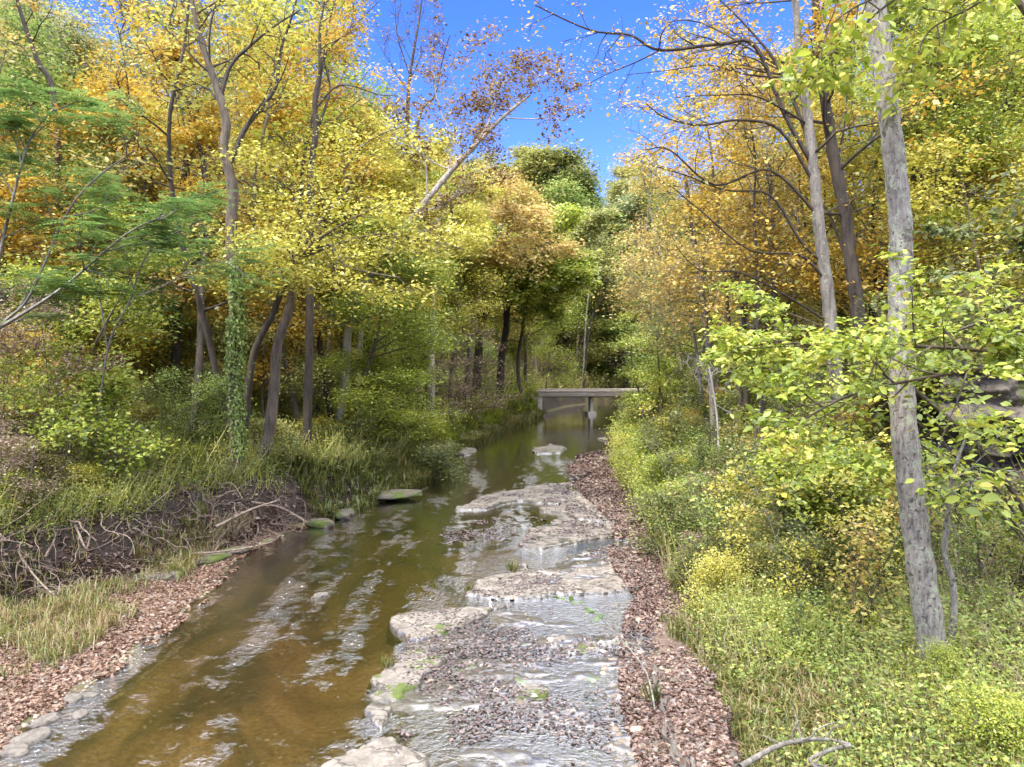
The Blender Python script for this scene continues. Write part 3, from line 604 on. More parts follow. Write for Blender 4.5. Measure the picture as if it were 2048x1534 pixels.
x, y, r = right_pts(6500, 6.2, 24, 113, 6.5, .15)
weeds('broadleaf_weeds', x, y, .34 + 0 * y, 8, np.maximum(.085, .007 * y), L_['green'], 'broad-leaved green plants dotted over the right bank', 'weeds', 114, thin0=.0, vb=.15)
x, y, r = right_pts(700, 6.0, 12, 115, 5.5, .9)
weeds('cane_leaves', x, y, .42 + 0 * y, 8, .022, L_['lime'], 'bright lime strap-leaved plants in the bottom right corner', 'weeds', 116, True, thin0=.0)
x, y, r = right_pts(17000, 6.3, 50, 15, 8, .0)
weeds('dry_weeds', x, y, .46 + .008 * y, 9, np.maximum(.032, .0032 * y), L_['pink'], 'dry brown weed stalks among the grass of the right bank', 'weeds', 16)
# left bank
def left_pts(N_, y0, y1, seed, dmax, dmin=.6, off=True):
    y, r = samp(N_, y0, y1, seed); d = dmin + (dmax * np.maximum(1, y / 16) - dmin) * r.random(len(y)); x = XB(y) - d
    k = (x > -.8 * y - 1); return x[k], y[k], r
x, y, r = left_pts(46000, 11, 62, 17, 11)
weeds('weeds', x, y, .42 + .012 * y, 11, np.maximum(.06, .0040 * y), L_['weed'], 'leafy green weeds covering the left bank and forest floor', 'weeds', 18)
x, y, r = left_pts(9000, 12, 60, 19, 10)
weeds('weeds', x, y, .6 + .012 * y, 10, np.maximum(.055, .0036 * y), L_['yellow'], 'yellowing weeds scattered over the left bank', 'weeds', 20, vb=-.1)
x, y, r = left_pts(6000, 11, 30, 21, 3.5, .45)
weeds('weeds', x, y, .28 + .008 * y, 9, .06, L_['green'], 'dark green plants overhanging the lip of the left bank', 'weeds', 22)
y, r = samp(2000, 7, 17, 23); w = r.random(len(y)); x = XL(y) - .7 - (XL(y) - XB(y) - .3) * w; k = x < XL(y) - .5
weeds('grass', x[k], y[k], .26 + 0 * x[k], 9, .014, L_['grass'], 'low yellowing grass on the left gravel bar', 'grass', 24, True, vb=.15, thin0=.0)
y, r = samp(2600, 7, 18, 123); w = r.random(len(y)); x = XL(y) - .5 - (XL(y) - XB(y) - .3) * w
weeds('dry_weeds', x, y, .20 + 0 * x, 8, .035, L_['pink'], 'low dry brownish plants on the left gravel bar', 'weeds', 124)
# long left edge growth overhanging the water further up
y, r = samp(9000, 20, 58, 25); x = XL(y) + .2 - 1.9 * r.random(len(y))
weeds('grass', x, y, .40 + .003 * y, 10, .02 + .0007 * y, L_['grass'], 'tall grass along the left water edge up to the bridge', 'grass', 26, True)
y, r = samp(12000, 22, 66, 27); x = XV(y) + .1 + 2.6 * r.random(len(y))
weeds('weeds', x, y, .6 + .004 * y, 12, .0042 * y, L_['lime'], 'tall bright weeds along the right water edge before the bridge', 'weeds', 28)
y, r = samp(9000, 33, 59, 227); x = XB(y) - .1 - 5 * r.random(len(y))
weeds('grass', x, y, .75 + 0 * y, 9, .05, L_['lime'], 'bright yellow-green grassy slope left of the bridge', 'grass', 228, True, thin0=.4, vb=.1)
# far forest floor greenery
r = np.random.default_rng(29); y = 60 + 70 * r.random(34000); x = (r.random(len(y)) * 1.5 - .75) * y; k = ((x < XL(y) - .5) | (x > XV(y) + .5)); x, y = x[k], y[k]
weeds('undergrowth', x, y, 1.4 + 0 * x, 9, .32, L_['olive'], 'far-off undergrowth covering the slopes beyond the bridge', 'undergrowth', 30)

# ------------------------------------------------------------------ roots and driftwood on the left bank
def wander(p, d, L, k, wig, rg, bend=Vector((0, 0, 0))):
    pts = [Vector(p)]; d = Vector(d).normalized()
    for i in range(k):
        d = (d + Vector((rg.gauss(0, wig), rg.gauss(0, wig), rg.gauss(0, wig))) + bend).normalized(); pts.append(pts[-1] + d * L / k)
    return pts
rg = random.Random(7)
base = at_z(470, 985, 1.0)
mb = MB(); mbs = MB()
for k in range(420):
    Yr = rg.uniform(10.5, 19.6); xr_ = float(XB(Yr)) - rg.uniform(-.15, .75); p = Vector((xr_, Yr, Hs(xr_, Yr) + rg.uniform(.02, .18)))
    d = Vector((rg.uniform(-.2, .8), rg.uniform(-1.2, .8), rg.uniform(-.5, .25))); sx_ = 999 if Yr > 15.2 else 0
    L = rg.uniform(.4, 1.4); r0 = rg.uniform(.004, .013) * (2.0 if rg.random() < .10 else 1)
    pts = smooth_path(wander(p, d, L, 6, .32, rg, Vector((.0, 0, -.04))), 3)
    for q in pts: q.z = max(q.z, Hs(q.x, q.y) + .02, .03)
    tube(mb if sx_ > 300 else mbs, pts, np.linspace(r0, r0 * .35, len(pts)), 6)
b2 = at_z(150, 1060, 1.0); o = link('exposed_roots', mbs.mesh('exposed_roots', True, tuple(b2)), B_['root'], loc=tuple(b2)); tag(o, 'looser exposed roots hanging down the dark mud bank at the far left', 'roots')
me = mb.mesh('roots', True, tuple(base)); o = link('root_tangle', me, B_['root'], loc=tuple(base))
tag(o, 'tangle of exposed bleached roots and dead branches washed out of the left bank', 'roots')
for k, (pp, z0, z1, r0, lab) in enumerate([
    ([(90, 1115), (140, 1085), (170, 1095), (180, 1075)], .8, 1.1, .03, 'bleached crooked branch caught on the left mud bank'),
    ([(20, 1105), (60, 1140), (110, 1190), (120, 1165)], .9, .4, .022, 'thin dead stick hanging down the left mud bank'),
    ([(380, 1108), (470, 1100), (540, 1085), (560, 1070)], .25, .3, .025, 'long thin stick lying at the waterline below the roots'),
    ([(430, 1055), (500, 1020), (560, 1000)], .8, 1.1, .04, 'straight bleached pole leaning in the root tangle'),
    ([(500, 1005), (560, 1015), (615, 1045)], 1.0, .35, .045, 'brown dead branch sloping from the bank to the water'),
    ([(1480, 1534), (1560, 1490), (1640, 1478), (1700, 1488)], .6, .6, .03, 'lichen-spotted dead stick on the ground at the bottom right'),
    ([(1700, 1490), (1660, 1500), (1620, 1520), (1640, 1540)], .62, .6, .022, 'short forked lichen-grey stick beside the long one at the bottom right')]):
    P3 = [at_z(a, b, z0 + (z1 - z0) * i / (len(pp) - 1)) for i, (a, b) in enumerate(pp)]
    for q in P3: q.z = max(q.z, Hs(q.x, q.y) + .05)
    pts = smooth_path(P3, 6); mb = MB(); tube(mb, pts, np.linspace(r0, r0 * .5, len(pts)), 8)
    for s in range(5):
        q = pts[rg.randrange(2, len(pts) - 1)]; w = wander(q, (rg.uniform(-1, 1), rg.uniform(-1, .3), rg.uniform(.1, .9)), rg.uniform(.2, .5), 4, .3, rg); tube(mb, w, np.linspace(r0 * .4, r0 * .15, len(w)), 5)
    o = link('dead_branch', mb.mesh('dead_branch', True, tuple(P3[0])), B_['root' if k < 5 else 'grey'], loc=tuple(P3[0])); tag(o, lab, 'dead branch')

#@TREES
# ------------------------------------------------------------------ trees
def rotdir(d, ang, rg):
    ax = d.cross(Vector((rg.gauss(0, 1), rg.gauss(0, 1), rg.gauss(0, 1)))).normalized()
    return (Matrix.Rotation(ang, 3, ax) @ d).normalized()
def grow(p, d, L, r, lvl, S, rg, out, tw):
    k = 5 if lvl < S['maxl'] else 3
    up = S['up'][lvl - 1]; wig = S['wig']
    pts = [Vector(p)]; d = Vector(d).normalized(); ds = []
    for i in range(k):
        d = (d + Vector((rg.gauss(0, wig), rg.gauss(0, wig), rg.gauss(0, wig) + up))).normalized()
        pts.append(pts[-1] + d * (L / k)); ds.append(d)
    out.append((pts, r, r * .3, lvl))
    if lvl >= S['maxl']: tw.append(pts); return
    if lvl >= S['maxl'] - 1: tw.append(pts[2:])
    n_ = S['nch'][lvl - 1]
    for c in range(n_):
        t = .28 + .72 * (c + rg.random()) / n_; i = min(int(t * k), k - 1); q = pts[i].lerp(pts[i + 1], t * k - i)
        grow(q, rotdir(ds[i], math.radians(rg.uniform(*S['ang'])), rg), L * S['lr'] * rg.uniform(.7, 1.2) * (1.15 - .45 * t), r * (1 - .7 * t) * .62, lvl + 1, S, rg, out, tw)
STY = dict(maxl=3, up=[.10, .05, .0], wig=.16, nch=[5, 5], ang=(30, 62), lr=.55)
def style(**k): s = dict(STY); s.update(k); return s
def leaf_cloud(mb, tw, nper, spread, size, seed, up=.6, shape=4, droop=.0, gap=.0, zvar=None):
    r = np.random.default_rng(seed)
    if not tw: return
    A = np.array([tuple(t[rg_i]) for t in tw for rg_i in range(len(t))]); B = np.array([tuple(t[min(j + 1, len(t) - 1)]) for t in tw for j in range(len(t))])
    K = len(A); I = r.integers(0, K, int(K * nper * 1.35)); f = r.random(len(I))[:, None]
    tid = np.array([i for i, t in enumerate(tw) for _ in t]); cv = r.random(len(tw)); keepc = r.random(len(tw)) > gap
    wgt = r.random(len(tw)) ** 1.4 * 1.6; I = I[keepc[tid[I]] & (r.random(len(I)) < wgt[tid[I]])]; f = f[:len(I)]
    sp = np.array([1.15, 1.15, .42]) * spread
    P = A[I] * (1 - f) + B[I] * f + r.normal(size=(len(I), 3)) * sp
    a = r.random(len(I)) * 6.283; D = np.stack([np.cos(a), np.sin(a), -droop + .45 * r.normal(size=len(I))], -1)
    Nn = nrm(np.stack([.55 * r.normal(size=len(I)), .55 * r.normal(size=len(I)) - .25, up + .4 * r.random(len(I))], -1))
    L = size * np.clip(np.exp(.34 * r.normal(size=len(I))), .4, 1.9); v = np.clip(.5 + .5 * (cv[tid[I]] - .5) + .27 * r.normal(size=len(I)), 0, 1)
    if zvar: v = np.clip(v + zvar * (P[:, 2] - P[:, 2].mean()) / (np.ptp(P[:, 2]) + 1e-6), 0, 1)
    leaves(mb, P, D, Nn, L, L * r.uniform(.48, .72, len(I)), v, shape)
def wood(mb, branches, minr=.004, rough=None):
    for pts, r0, r1, lvl in branches:
        n_ = {0: 14, 1: 7, 2: 5}.get(lvl, 3)
        tube(mb, pts, np.linspace(max(r0, minr), max(r1, minr * .6), len(pts)), n_)

PROTO = {}
def make_proto(key, H_=14, r0=.16, clear=.3, limbs=16, ll=3.6, S=None, nper=14, spread=.3, size=.15, seed=1, kink=.35, shape=4, gap=0, limb_up=(.15, .9), zvar=None, stems=1, taper=.55):
    rg = random.Random(seed); S = S or STY; out = []; tw = []
    for s in range(stems):
        lean = Vector((rg.gauss(0, .10), rg.gauss(0, .10), 1)) if stems == 1 else Vector((math.cos(s * 6.283 / stems) * .35, math.sin(s * 6.283 / stems) * .35, 1))
        h = H_ * rg.uniform(.85, 1.0) if stems > 1 else H_
        pts = [Vector((0, 0, -.4))]; d = lean.normalized()
        for i in range(9):
            d = (d + Vector((rg.gauss(0, kink * .2), rg.gauss(0, kink * .2), .10))).normalized(); pts.append(pts[-1] + d * h / 9)
        tp = smooth_path(pts, 3); out.append((tp, r0, r0 * .12, 0)); kk = len(tp) - 1
        for c in range(limbs):
            t = clear + (1 - clear) * (c + rg.random()) / limbs; i = min(int(t * kk), kk - 1); q = tp[i]
            a = rg.random() * 6.283 + c * 2.4; e = limb_up[0] + (limb_up[1] - limb_up[0]) * ((t - clear) / (1 - clear))
            u = (t - clear) / (1 - clear); prof = (1 - taper * u) * (.55 + .45 * min(1, u * 4))
            grow(q, Vector((math.cos(a), math.sin(a), e)), ll * prof * rg.uniform(.75, 1.15), r0 * (1 - .75 * t) * .5, 1, S, rg, out, tw)
        tw.append(tp[-3:])
    mb = MB(); wood(mb, out, .006 * max(1, H_ / 8)); tm = mb.mesh('trunk', True)
    mb = MB(); leaf_cloud(mb, tw, nper, spread, size, seed, shape=shape, gap=gap, zvar=zvar); cm = mb.mesh('crown')
    zmax = max(max(p.z for p in b[0]) for b in out)
    PROTO[key] = (tm, cm, zmax)
wide = style(up=[.08, .03, 0], nch=[5, 5])
flat = style(up=[.02, .0, 0], wig=.12, ang=(28, 55), nch=[6, 5])
make_proto('far_a', 14, .17, .25, 16, 3.6, wide, 15, .62, .21, 1, gap=.1)
make_proto('far_b', 14, .15, .22, 18, 3.2, wide, 15, .6, .21, 2, gap=.1)
make_proto('far_c', 13, .17, .34, 13, 4.2, wide, 15, .66, .22, 3, gap=.1)
make_proto('mid_a', 13, .15, .40, 17, 3.8, wide, 20, .46, .115, 4, gap=.15)
make_proto('mid_b', 12, .14, .36, 17, 3.6, flat, 20, .44, .11, 5, gap=.15)
make_proto('mid_c', 14, .17, .42, 16, 4.4, wide, 20, .50, .115, 6, gap=.15)
make_proto('thin_a', 16, .13, .42, 15, 3.2, wide, 8, .42, .105, 7, gap=.3)
make_proto('thin_b', 15, .12, .38, 16, 3.0, flat, 8, .42, .105, 8, gap=.3)
make_proto('pole_a', 15, .10, .50, 11, 2.2, style(up=[.08, .05, 0], nch=[5, 4]), 4.5, .30, .10, 17, kink=.30, gap=.25, limb_up=(.3, 1.1))
make_proto('pole_b', 13, .09, .35, 12, 2.0, style(up=[.10, .05, 0], nch=[5, 4]), 3.5, .30, .10, 18, kink=.5, gap=.3, limb_up=(.2, .9))
make_proto('bare', 14, .10, .25, 12, 3.0, style(up=[.25, .2, .1], ang=(18, 42)), .8, .12, .10, 9)
make_proto('hemlock', 13, .16, .10, 26, 3.0, style(up=[-.03, 0, 0], ang=(30, 60), wig=.08), 22, .20, .15, 10, limb_up=(-.1, .5), taper=.85)
make_proto('layer_a', 4.6, .05, .22, 9, 2.0, style(up=[.0, 0, 0], wig=.14, nch=[5, 4]), 12, .22, .062, 11, limb_up=(.1, .7))
make_proto('layer_b', 3.8, .045, .2, 8, 1.8, style(up=[.0, 0, 0], wig=.14, nch=[5, 4]), 12, .22, .062, 12, stems=2, limb_up=(.1, .6))
make_proto('bush_a', 1.9, .03, .08, 7, 1.15, style(up=[.08, .05, 0], nch=[4, 4], wig=.25), 9, .20, .05, 13, stems=3)
make_proto('bush_b', 1.5, .025, .05, 6, 1.1, style(up=[.08, .05, 0], nch=[4, 4], wig=.25), 9, .20, .055, 14, stems=4)
make_proto('twiggy', 2.4, .03, .08, 8, 1.2, style(up=[.05, .02, 0], nch=[5, 4], ang=(25, 60)), 4.0, .10, .04, 15, stems=3)
make_proto('shrub', 4.2, .03, .10, 9, 1.7, style(up=[.05, .02, 0], nch=[6, 5], ang=(25, 60)), 2.2, .12, .055, 16, stems=3)

def plant(key, x, y, h, leaf, barkm, name, label, cat, group=None, rot=None, sink=0.0, widen=1.0):
    tm, cm, zm = PROTO[key]; z = Hs(x, y) - sink
    e = empty(name, (x, y, z), label, cat, group); s = h / zm
    e.scale = (s * widen, s * widen, s); e.rotation_euler.z = rr_.random() * 6.28 if rot is None else rot
    for nm, me, mt in (('trunk', tm, B_[barkm]), ('crown', cm, L_[leaf])):
        o = bpy.data.objects.new(nm, me); C.objects.link(o); o.parent = e
        if not me.materials: me.materials.append(mt)
        o.material_slots[0].link = 'OBJECT'; o.material_slots[0].material = mt
    return e
def px_of(x, y, z):
    dy = y * math.cos(PITCH) - (z - CAMH) * math.sin(PITCH); return 1024 + FPX * x / dy, 767 - FPX * ((z - CAMH) * math.cos(PITCH) + y * math.sin(PITCH)) / dy
def plant_px(key, px, top, Y, leaf, barkm, name, label, cat='tree', group=None, widen=1.0):
    p = at_y(px, top, Y); z = Hs(p.x, Y); return plant(key, p.x, Y, p.z - z, leaf, barkm, name, label, cat, group, widen=widen)

# --- hand-placed trees with trunks that follow the photograph
def hero(name, label, path, Y, radii, leaf, barkm, limbs=(), S=None, nl=8, lstart=.5, ll=2.2, nper=12, spread=.22, size=.10, seed=1, depth=None, group=None, shape=4, gap=.2, cat='tree', limbleaf=True, up=.5, crown=True, limbbark=None):
    """path: pixel points bottom to top at distance Y (+ depth offsets); limbs: (pixel path, r0, depth shift, leafy)"""
    rg = random.Random(seed); S = S or STY
    Ys = [Y + (depth[i] if depth else 0) for i in range(len(path))]
    P = [at_y(a, b, yy) for (a, b), yy in zip(path, Ys)]
    zb = Hs(P[0].x, P[0].y)
    P[0].z = zb - .15
    base = Vector((P[0].x, P[0].y, zb)); tp = smooth_path(P, 6); K = len(tp) - 1
    mb = MB(); rad = np.interp(np.linspace(0, 1, len(tp)), np.linspace(0, 1, len(radii)), radii)
    rad = rad * (1 + .05 * np.sin(np.arange(len(tp)) * 1.7 + seed)); flare = np.exp(-np.arange(len(tp)) / 2.0) * .28 * radii[0]
    nr = np.random.default_rng(seed)
    tube(mb, tp, rad + flare, 18, rough=.10, rnd=nr)
    out = []; tw = []
    for pp, r0, dsh, leafy in limbs:
        m_ = len(pp); q = [at_y(a, b, Y + dsh * i / max(1, m_ - 1)) for i, (a, b) in enumerate(pp)]
        i0 = min(range(len(tp)), key=lambda i: (tp[i] - q[0]).length)
        if (tp[i0] - q[0]).length < 1.2: q[0] = tp[i0]
        lp = smooth_path(q, 5); out.append((lp, r0, r0 * .25, 0.5)); L0 = sum((lp[i + 1] - lp[i]).length for i in range(len(lp) - 1))
        t2 = tw if leafy else []
        nn = max(4, int(L0 * 2.2))
        for c in range(nn):
            t = .2 + .8 * (c + rg.random()) / nn; i = min(int(t * (len(lp) - 1)), len(lp) - 2); d = (lp[i + 1] - lp[i]).normalized()
            grow(lp[i], rotdir(d, math.radians(rg.uniform(28, 60)), rg), ll * .55 * (1.2 - .6 * t), r0 * (1 - .7 * t) * .45, 2, S, rg, out, t2)
    for c in range(nl):
        t = lstart + (1 - lstart) * (c + rg.random()) / nl; i = min(int(t * K), K - 1); a = rg.random() * 6.283
        grow(tp[i], Vector((math.cos(a), math.sin(a), up)), ll * rg.uniform(.7, 1.2), rad[i] * .34, 1, S, rg, out, tw)
    e = empty(name, tuple(base), label, cat, group)
    if limbbark:
        ml = MB(); wood(ml, out, .005); link('limbs', ml.mesh('limbs', True, tuple(base)), B_[limbbark], e)
    else: wood(mb, [b for b in out], .005)
    link('trunk', mb.mesh('trunk', True, tuple(base)), B_[barkm], e)
    if crown and tw:
        mb = MB(); leaf_cloud(mb, tw, nper, spread, size, seed, shape=shape, gap=gap)
        if mb.n: link('crown', mb.mesh('crown', False, tuple(base)), L_[leaf], e)
    return e, tp

# left bank
e, t1 = hero('forked_tree', 'tall forked tree with ivy-wrapped trunk standing on the left bank above the root tangle', [(470, 978), (474, 900), (468, 800), (466, 700), (470, 600), (462, 480), (466, 380), (448, 300), (452, 240), (425, 150), (396, 60), (380, -20)],
      18.6, [.20, .165, .15, .14, .12, .085, .05], 'yellow', 'brown', [([(440, 200), (462, 130), (500, 92), (545, 55), (600, 20)], .07, .6, True), ([(470, 330), (488, 262), (530, 205), (553, 170), (562, 100), (585, 30), (600, -30)], .085, .8, True), ([(455, 120), (420, 60), (440, -20)], .04, -.5, True)],
      nl=5, lstart=.72, ll=2.4, nper=6, spread=.25, size=.095, seed=3, gap=.35, limbbark='dark')
hero('leaning_tree', 'moss-brown leaning tree whose crooked limbs spread a bright yellow crown, right of the ivy-wrapped one', [(508, 968), (535, 880), (548, 780), (555, 690), (578, 620), (585, 560), (590, 520)],
     19.6, [.17, .15, .13, .12, .11], 'yellow', 'brown',
     [([(590, 525), (640, 478), (700, 440), (760, 410)], .07, -1.2, True), ([(590, 520), (655, 490), (690, 530), (740, 545), (800, 555)], .055, -1.6, True), ([(588, 530), (548, 490), (560, 475), (610, 480)], .05, -1, True),
      ([(590, 520), (600, 450), (580, 380), (520, 340)], .06, -.8, True), ([(590, 500), (650, 430), (700, 370), (690, 340), (740, 280), (800, 255)], .07, .5, True), ([(640, 480), (740, 470), (850, 480), (930, 500)], .05, -1.5, True)],
     nl=6, lstart=.8, ll=1.9, nper=14, spread=.3, size=.095, seed=5, gap=.15, S=style(up=[.02, 0, 0], nch=[5, 4]), up=.2)
hero('leaning_tree', 'slender dark stem crossing behind the ivy-wrapped trunk and joining the leaning crown', [(478, 880), (495, 790), (510, 700), (545, 630), (560, 590), (583, 540)], 20.2, [.12, .10, .09, .08], 'yellow', 'dark', nl=3, lstart=.8, ll=1.5, nper=8, seed=6)
hero('tall_tree', 'tall thin dark-limbed tree rising behind the leaning yellow one', [(612, 900), (618, 700), (622, 480), (622, 340), (632, 260), (630, 200), (640, 140), (640, 60), (652, -20)], 23, [.14, .12, .10, .06, .03], 'gold', 'dark',
     [([(630, 270), (660, 180), (650, 110), (700, 60), (760, 0)], .05, .4, True), ([(630, 220), (680, 170), (760, 190), (790, 190)], .04, -.5, True)], nl=4, lstart=.75, ll=2.0, nper=5, seed=8, gap=.4)
hero('split_trunk_tree', 'black trunk with a pale split running down it, left of the ivy-wrapped tree', [(342, 905), (345, 830), (352, 740), (352, 660), (356, 560), (352, 470), (372, 320), (378, 200)], 25, [.19, .17, .15, .12, .06], 'gold', 'dark', nl=12, lstart=.5, ll=3.2, nper=22, spread=.26, size=.12, seed=9, gap=.1)
hero('dark_tree', 'thin black trunk at the left edge of the split-trunk tree', [(300, 845), (303, 720), (300, 620), (296, 540), (290, 400)], 30, [.15, .13, .1, .05], 'gold', 'dark', nl=9, lstart=.5, ll=3.0, nper=22, spread=.28, size=.13, seed=10)
hero('dark_tree', 'pale-brown stout trunk standing behind the split-trunk tree', [(330, 800), (330, 650), (335, 500), (330, 350)], 36, [.22, .19, .15, .1], 'orange', 'brown', nl=9, lstart=.5, ll=3.4, nper=18, spread=.3, size=.15, seed=11)
hero('dark_tree', 'thin grey trunk between the split-trunk tree and the ivy-wrapped one', [(410, 880), (410, 750), (408, 640), (400, 400)], 31, [.11, .1, .08, .05], 'gold', 'grey', nl=8, lstart=.55, ll=2.6, nper=20, spread=.26, size=.14, seed=12)
hero('leaning_tree', 'near-black stem leaning left out of the top left corner', [(125, 600), (118, 400), (108, 190), (75, 120), (40, 20), (30, -30)], 24, [.12, .1, .07, .05], 'orange', 'dark', [([(100, 175), (50, 100), (0, 75)], .03, 0, True)], nl=4, lstart=.6, ll=2.2, nper=6, seed=13)
hero('dark_tree', 'dark twin-limbed tree at the left edge of the photo behind the feathery leaves', [(60, 820), (65, 700), (75, 560), (85, 510), (130, 450)], 24, [.16, .15, .13, .08], 'gold', 'dark', [([(70, 560), (40, 500), (20, 440)], .07, 0, True)], nl=7, lstart=.6, ll=2.6, nper=16, spread=.25, size=.12, seed=14)
hero('dark_tree', 'black trunk hard against the left edge of the photo', [(3, 860), (6, 700), (4, 560), (10, 450)], 20, [.13, .12, .1, .08], 'gold', 'dark', nl=5, lstart=.6, ll=2.2, nper=14, seed=15)
hero('bent_sapling', 'bent sapling bowing to the left among the weeds at far left', [(97, 835), (92, 790), (78, 740), (78, 690), (95, 610)], 19, [.05, .045, .035, .02], 'lime', 'brown', nl=6, lstart=.4, ll=1.2, nper=10, seed=16, size=.09, cat='sapling')
hero('bent_sapling', 'bent sapling bowing to the right above the dead log at far left', [(108, 790), (120, 745), (145, 715), (165, 640), (215, 560)], 20, [.05, .045, .035, .02], 'lime', 'brown', nl=6, lstart=.4, ll=1.2, nper=10, seed=17, size=.09, cat='sapling')
hero('sapling', 'thin sapling leaning right in front of the dead log', [(150, 820), (180, 730), (205, 660), (260, 560), (300, 480)], 17, [.035, .03, .02, .012], 'lime', 'brown', nl=9, lstart=.25, ll=1.1, nper=10, seed=18, size=.085, cat='sapling')
hero('sapling', 'grey sapling at the lip of the left bank with one long side branch', [(135, 1010), (138, 930), (145, 850), (150, 800)], 15.5, [.04, .035, .03, .02], 'lime', 'grey', [([(140, 955), (200, 930), (250, 905), (280, 890)], .02, 0, True)], nl=7, lstart=.3, ll=1.2, nper=9, seed=19, size=.09, cat='sapling')
# brown-leaved tree leaning over the creek against the sky
hero('sycamore_tree', 'pale-barked brown-leaved tree leaning far right with its top against the blue sky', [(672, 900), (690, 760), (700, 640), (745, 545), (830, 430), (895, 350), (950, 290), (1005, 235), (1060, 190)], 27, [.17, .15, .13, .11, .08, .04], 'rust', 'pale',
     [([(895, 350), (905, 280), (880, 220), (870, 160), (895, 130)], .05, .5, True), ([(950, 290), (985, 225), (970, 160), (972, 90)], .04, -.5, True), ([(1000, 240), (1040, 200), (1090, 150), (1120, 170)], .035, .3, True),
      ([(1005, 240), (1060, 238), (1110, 235), (1120, 250)], .03, -.4, True), ([(830, 430), (900, 400), (935, 350), (1000, 330)], .05, -.8, True), ([(860, 400), (850, 320), (820, 270), (800, 210)], .04, .4, True), ([(745, 545), (800, 470), (850, 460), (900, 420)], .05, -.6, True), ([(970, 270), (1000, 180), (1030, 150), (1080, 130)], .03, .6, True)],
     nl=5, lstart=.6, ll=2.0, nper=6.5, spread=.24, size=.115, seed=21, gap=.08, shape=4)
hero('pale_tree', 'straight white-barked trunk in the middle distance left of the creek', [(862, 800), (864, 640), (870, 520), (872, 440), (880, 380)], 38, [.17, .16, .14, .1], 'yellow', 'pale', nl=7, lstart=.45, ll=2.8, nper=14, spread=.3, size=.16, seed=22)
hero('pale_tree', 'pale trunk leaning right just behind the brown-leaved leaning tree', [(715, 790), (722, 660), (745, 560), (790, 470), (850, 400)], 32, [.13, .12, .1, .06], 'yellow', 'pale', nl=7, lstart=.4, ll=2.6, nper=14, spread=.28, size=.15, seed=23)
hero('slanting_tree', 'grey trunk slanting right below the orange-topped crown by the creek', [(930, 745), (945, 650), (965, 560), (990, 500), (1010, 420)], 46, [.2, .18, .15, .08], 'orange', 'grey', nl=10, lstart=.45, ll=4.2, nper=22, spread=.34, size=.2, seed=24)
hero('dark_tree', 'dark forked trunk left of the bridge under a green crown', [(952, 770), (958, 690), (966, 640), (985, 600), (1010, 520)], 50, [.3, .27, .22, .1], 'lime', 'dark', [([(962, 650), (950, 590), (965, 540)], .14, 0, True)], nl=9, lstart=.5, ll=4.4, nper=24, spread=.36, size=.22, seed=25)
hero('dark_tree', 'dark crooked trunk nearest the bridge with a long level limb to the right', [(1000, 790), (1003, 720), (1012, 660), (1018, 610), (1060, 570), (1090, 520)], 52, [.28, .25, .2, .08], 'lime', 'dark', [([(1022, 608), (1080, 580), (1110, 580), (1135, 560)], .1, -2, True), ([(1015, 630), (1040, 620), (1060, 615)], .06, -1, True)], nl=10, lstart=.45, ll=4.6, nper=26, spread=.36, size=.22, seed=26)
hero('curved_sapling', 'bare brown curved sapling arching right over the left bank', [(778, 860), (800, 800), (815, 750), (850, 715), (888, 693)], 31, [.08, .07, .06, .03], 'lime', 'brown', nl=3, lstart=.7, ll=.8, nper=4, seed=27, cat='sapling')
hero('bare_tree', 'leafless upright tree against the sky left of the brown-leaved top', [(815, 420), (815, 260), (822, 140), (835, 60), (845, -10)], 42, [.12, .1, .07, .04], 'rust', 'dark', [([(820, 150), (795, 70), (790, 0), (780, -30)], .05, 0, True), ([(815, 190), (770, 110), (745, 60)], .04, 1, True)], nl=8, lstart=.35, ll=2.6, nper=.8, spread=.1, size=.12, seed=28, S=style(up=[.25, .2, .1], ang=(18, 40)), up=1.6)
hero('bare_tree', 'slim leafless top leaning right between the upright bare tree and the brown leaves', [(800, 400), (830, 290), (870, 190), (885, 120), (900, 70)], 38, [.09, .07, .04, .02], 'rust', 'dark', nl=6, lstart=.5, ll=1.6, nper=1, spread=.1, size=.12, seed=29, S=style(up=[.2, .1, .1], ang=(18, 40)), up=1.2)
hero('slanting_tree', 'thin pale trunk rising behind the bridge from a leaning pair', [(1165, 740), (1172, 640), (1188, 520), (1205, 470)], 78, [.09, .08, .07, .04], 'olive', 'pale', nl=7, lstart=.6, ll=3.6, nper=12, spread=.4, size=.28, seed=30)
hero('slanting_tree', 'dark trunk leaning right beside the thin pale one behind the bridge', [(1166, 712), (1180, 650), (1205, 590), (1222, 530)], 76, [.12, .10, .08, .05], 'olive', 'dark', nl=7, lstart=.6, ll=3.4, nper=10, spread=.4, size=.28, seed=31)
# right bank
hero('big_tree', 'thick lichen-spotted grey trunk leaning left in the right foreground', [(1872, 1375), (1858, 1250), (1838, 1110), (1822, 980), (1808, 850), (1802, 720), (1801, 600), (1802, 480), (1795, 380), (1781, 250), (1765, 120), (1750, 0), (1740, -90), (1730, -250)],
     8.7, [.165, .160, .153, .145, .135, .125, .118, .11, .10], 'lime', 'lichen', nl=3, lstart=.93, ll=2.0, nper=8, size=.12, seed=33)
hero('slim_tree', 'slim white-lichened stem growing right beside the thick leaning trunk', [(1905, 1365), (1900, 1300), (1908, 1230), (1906, 1170), (1890, 1110), (1893, 1050), (1900, 990), (1912, 930), (1930, 880)], 8.9, [.045, .04, .038, .03, .015], 'lime', 'lichen', nl=4, lstart=.6, ll=.8, nper=3, size=.10, seed=34, shape=6)
gS = style(up=[.0, .0, 0], wig=.2, nch=[5, 5], ang=(28, 58))
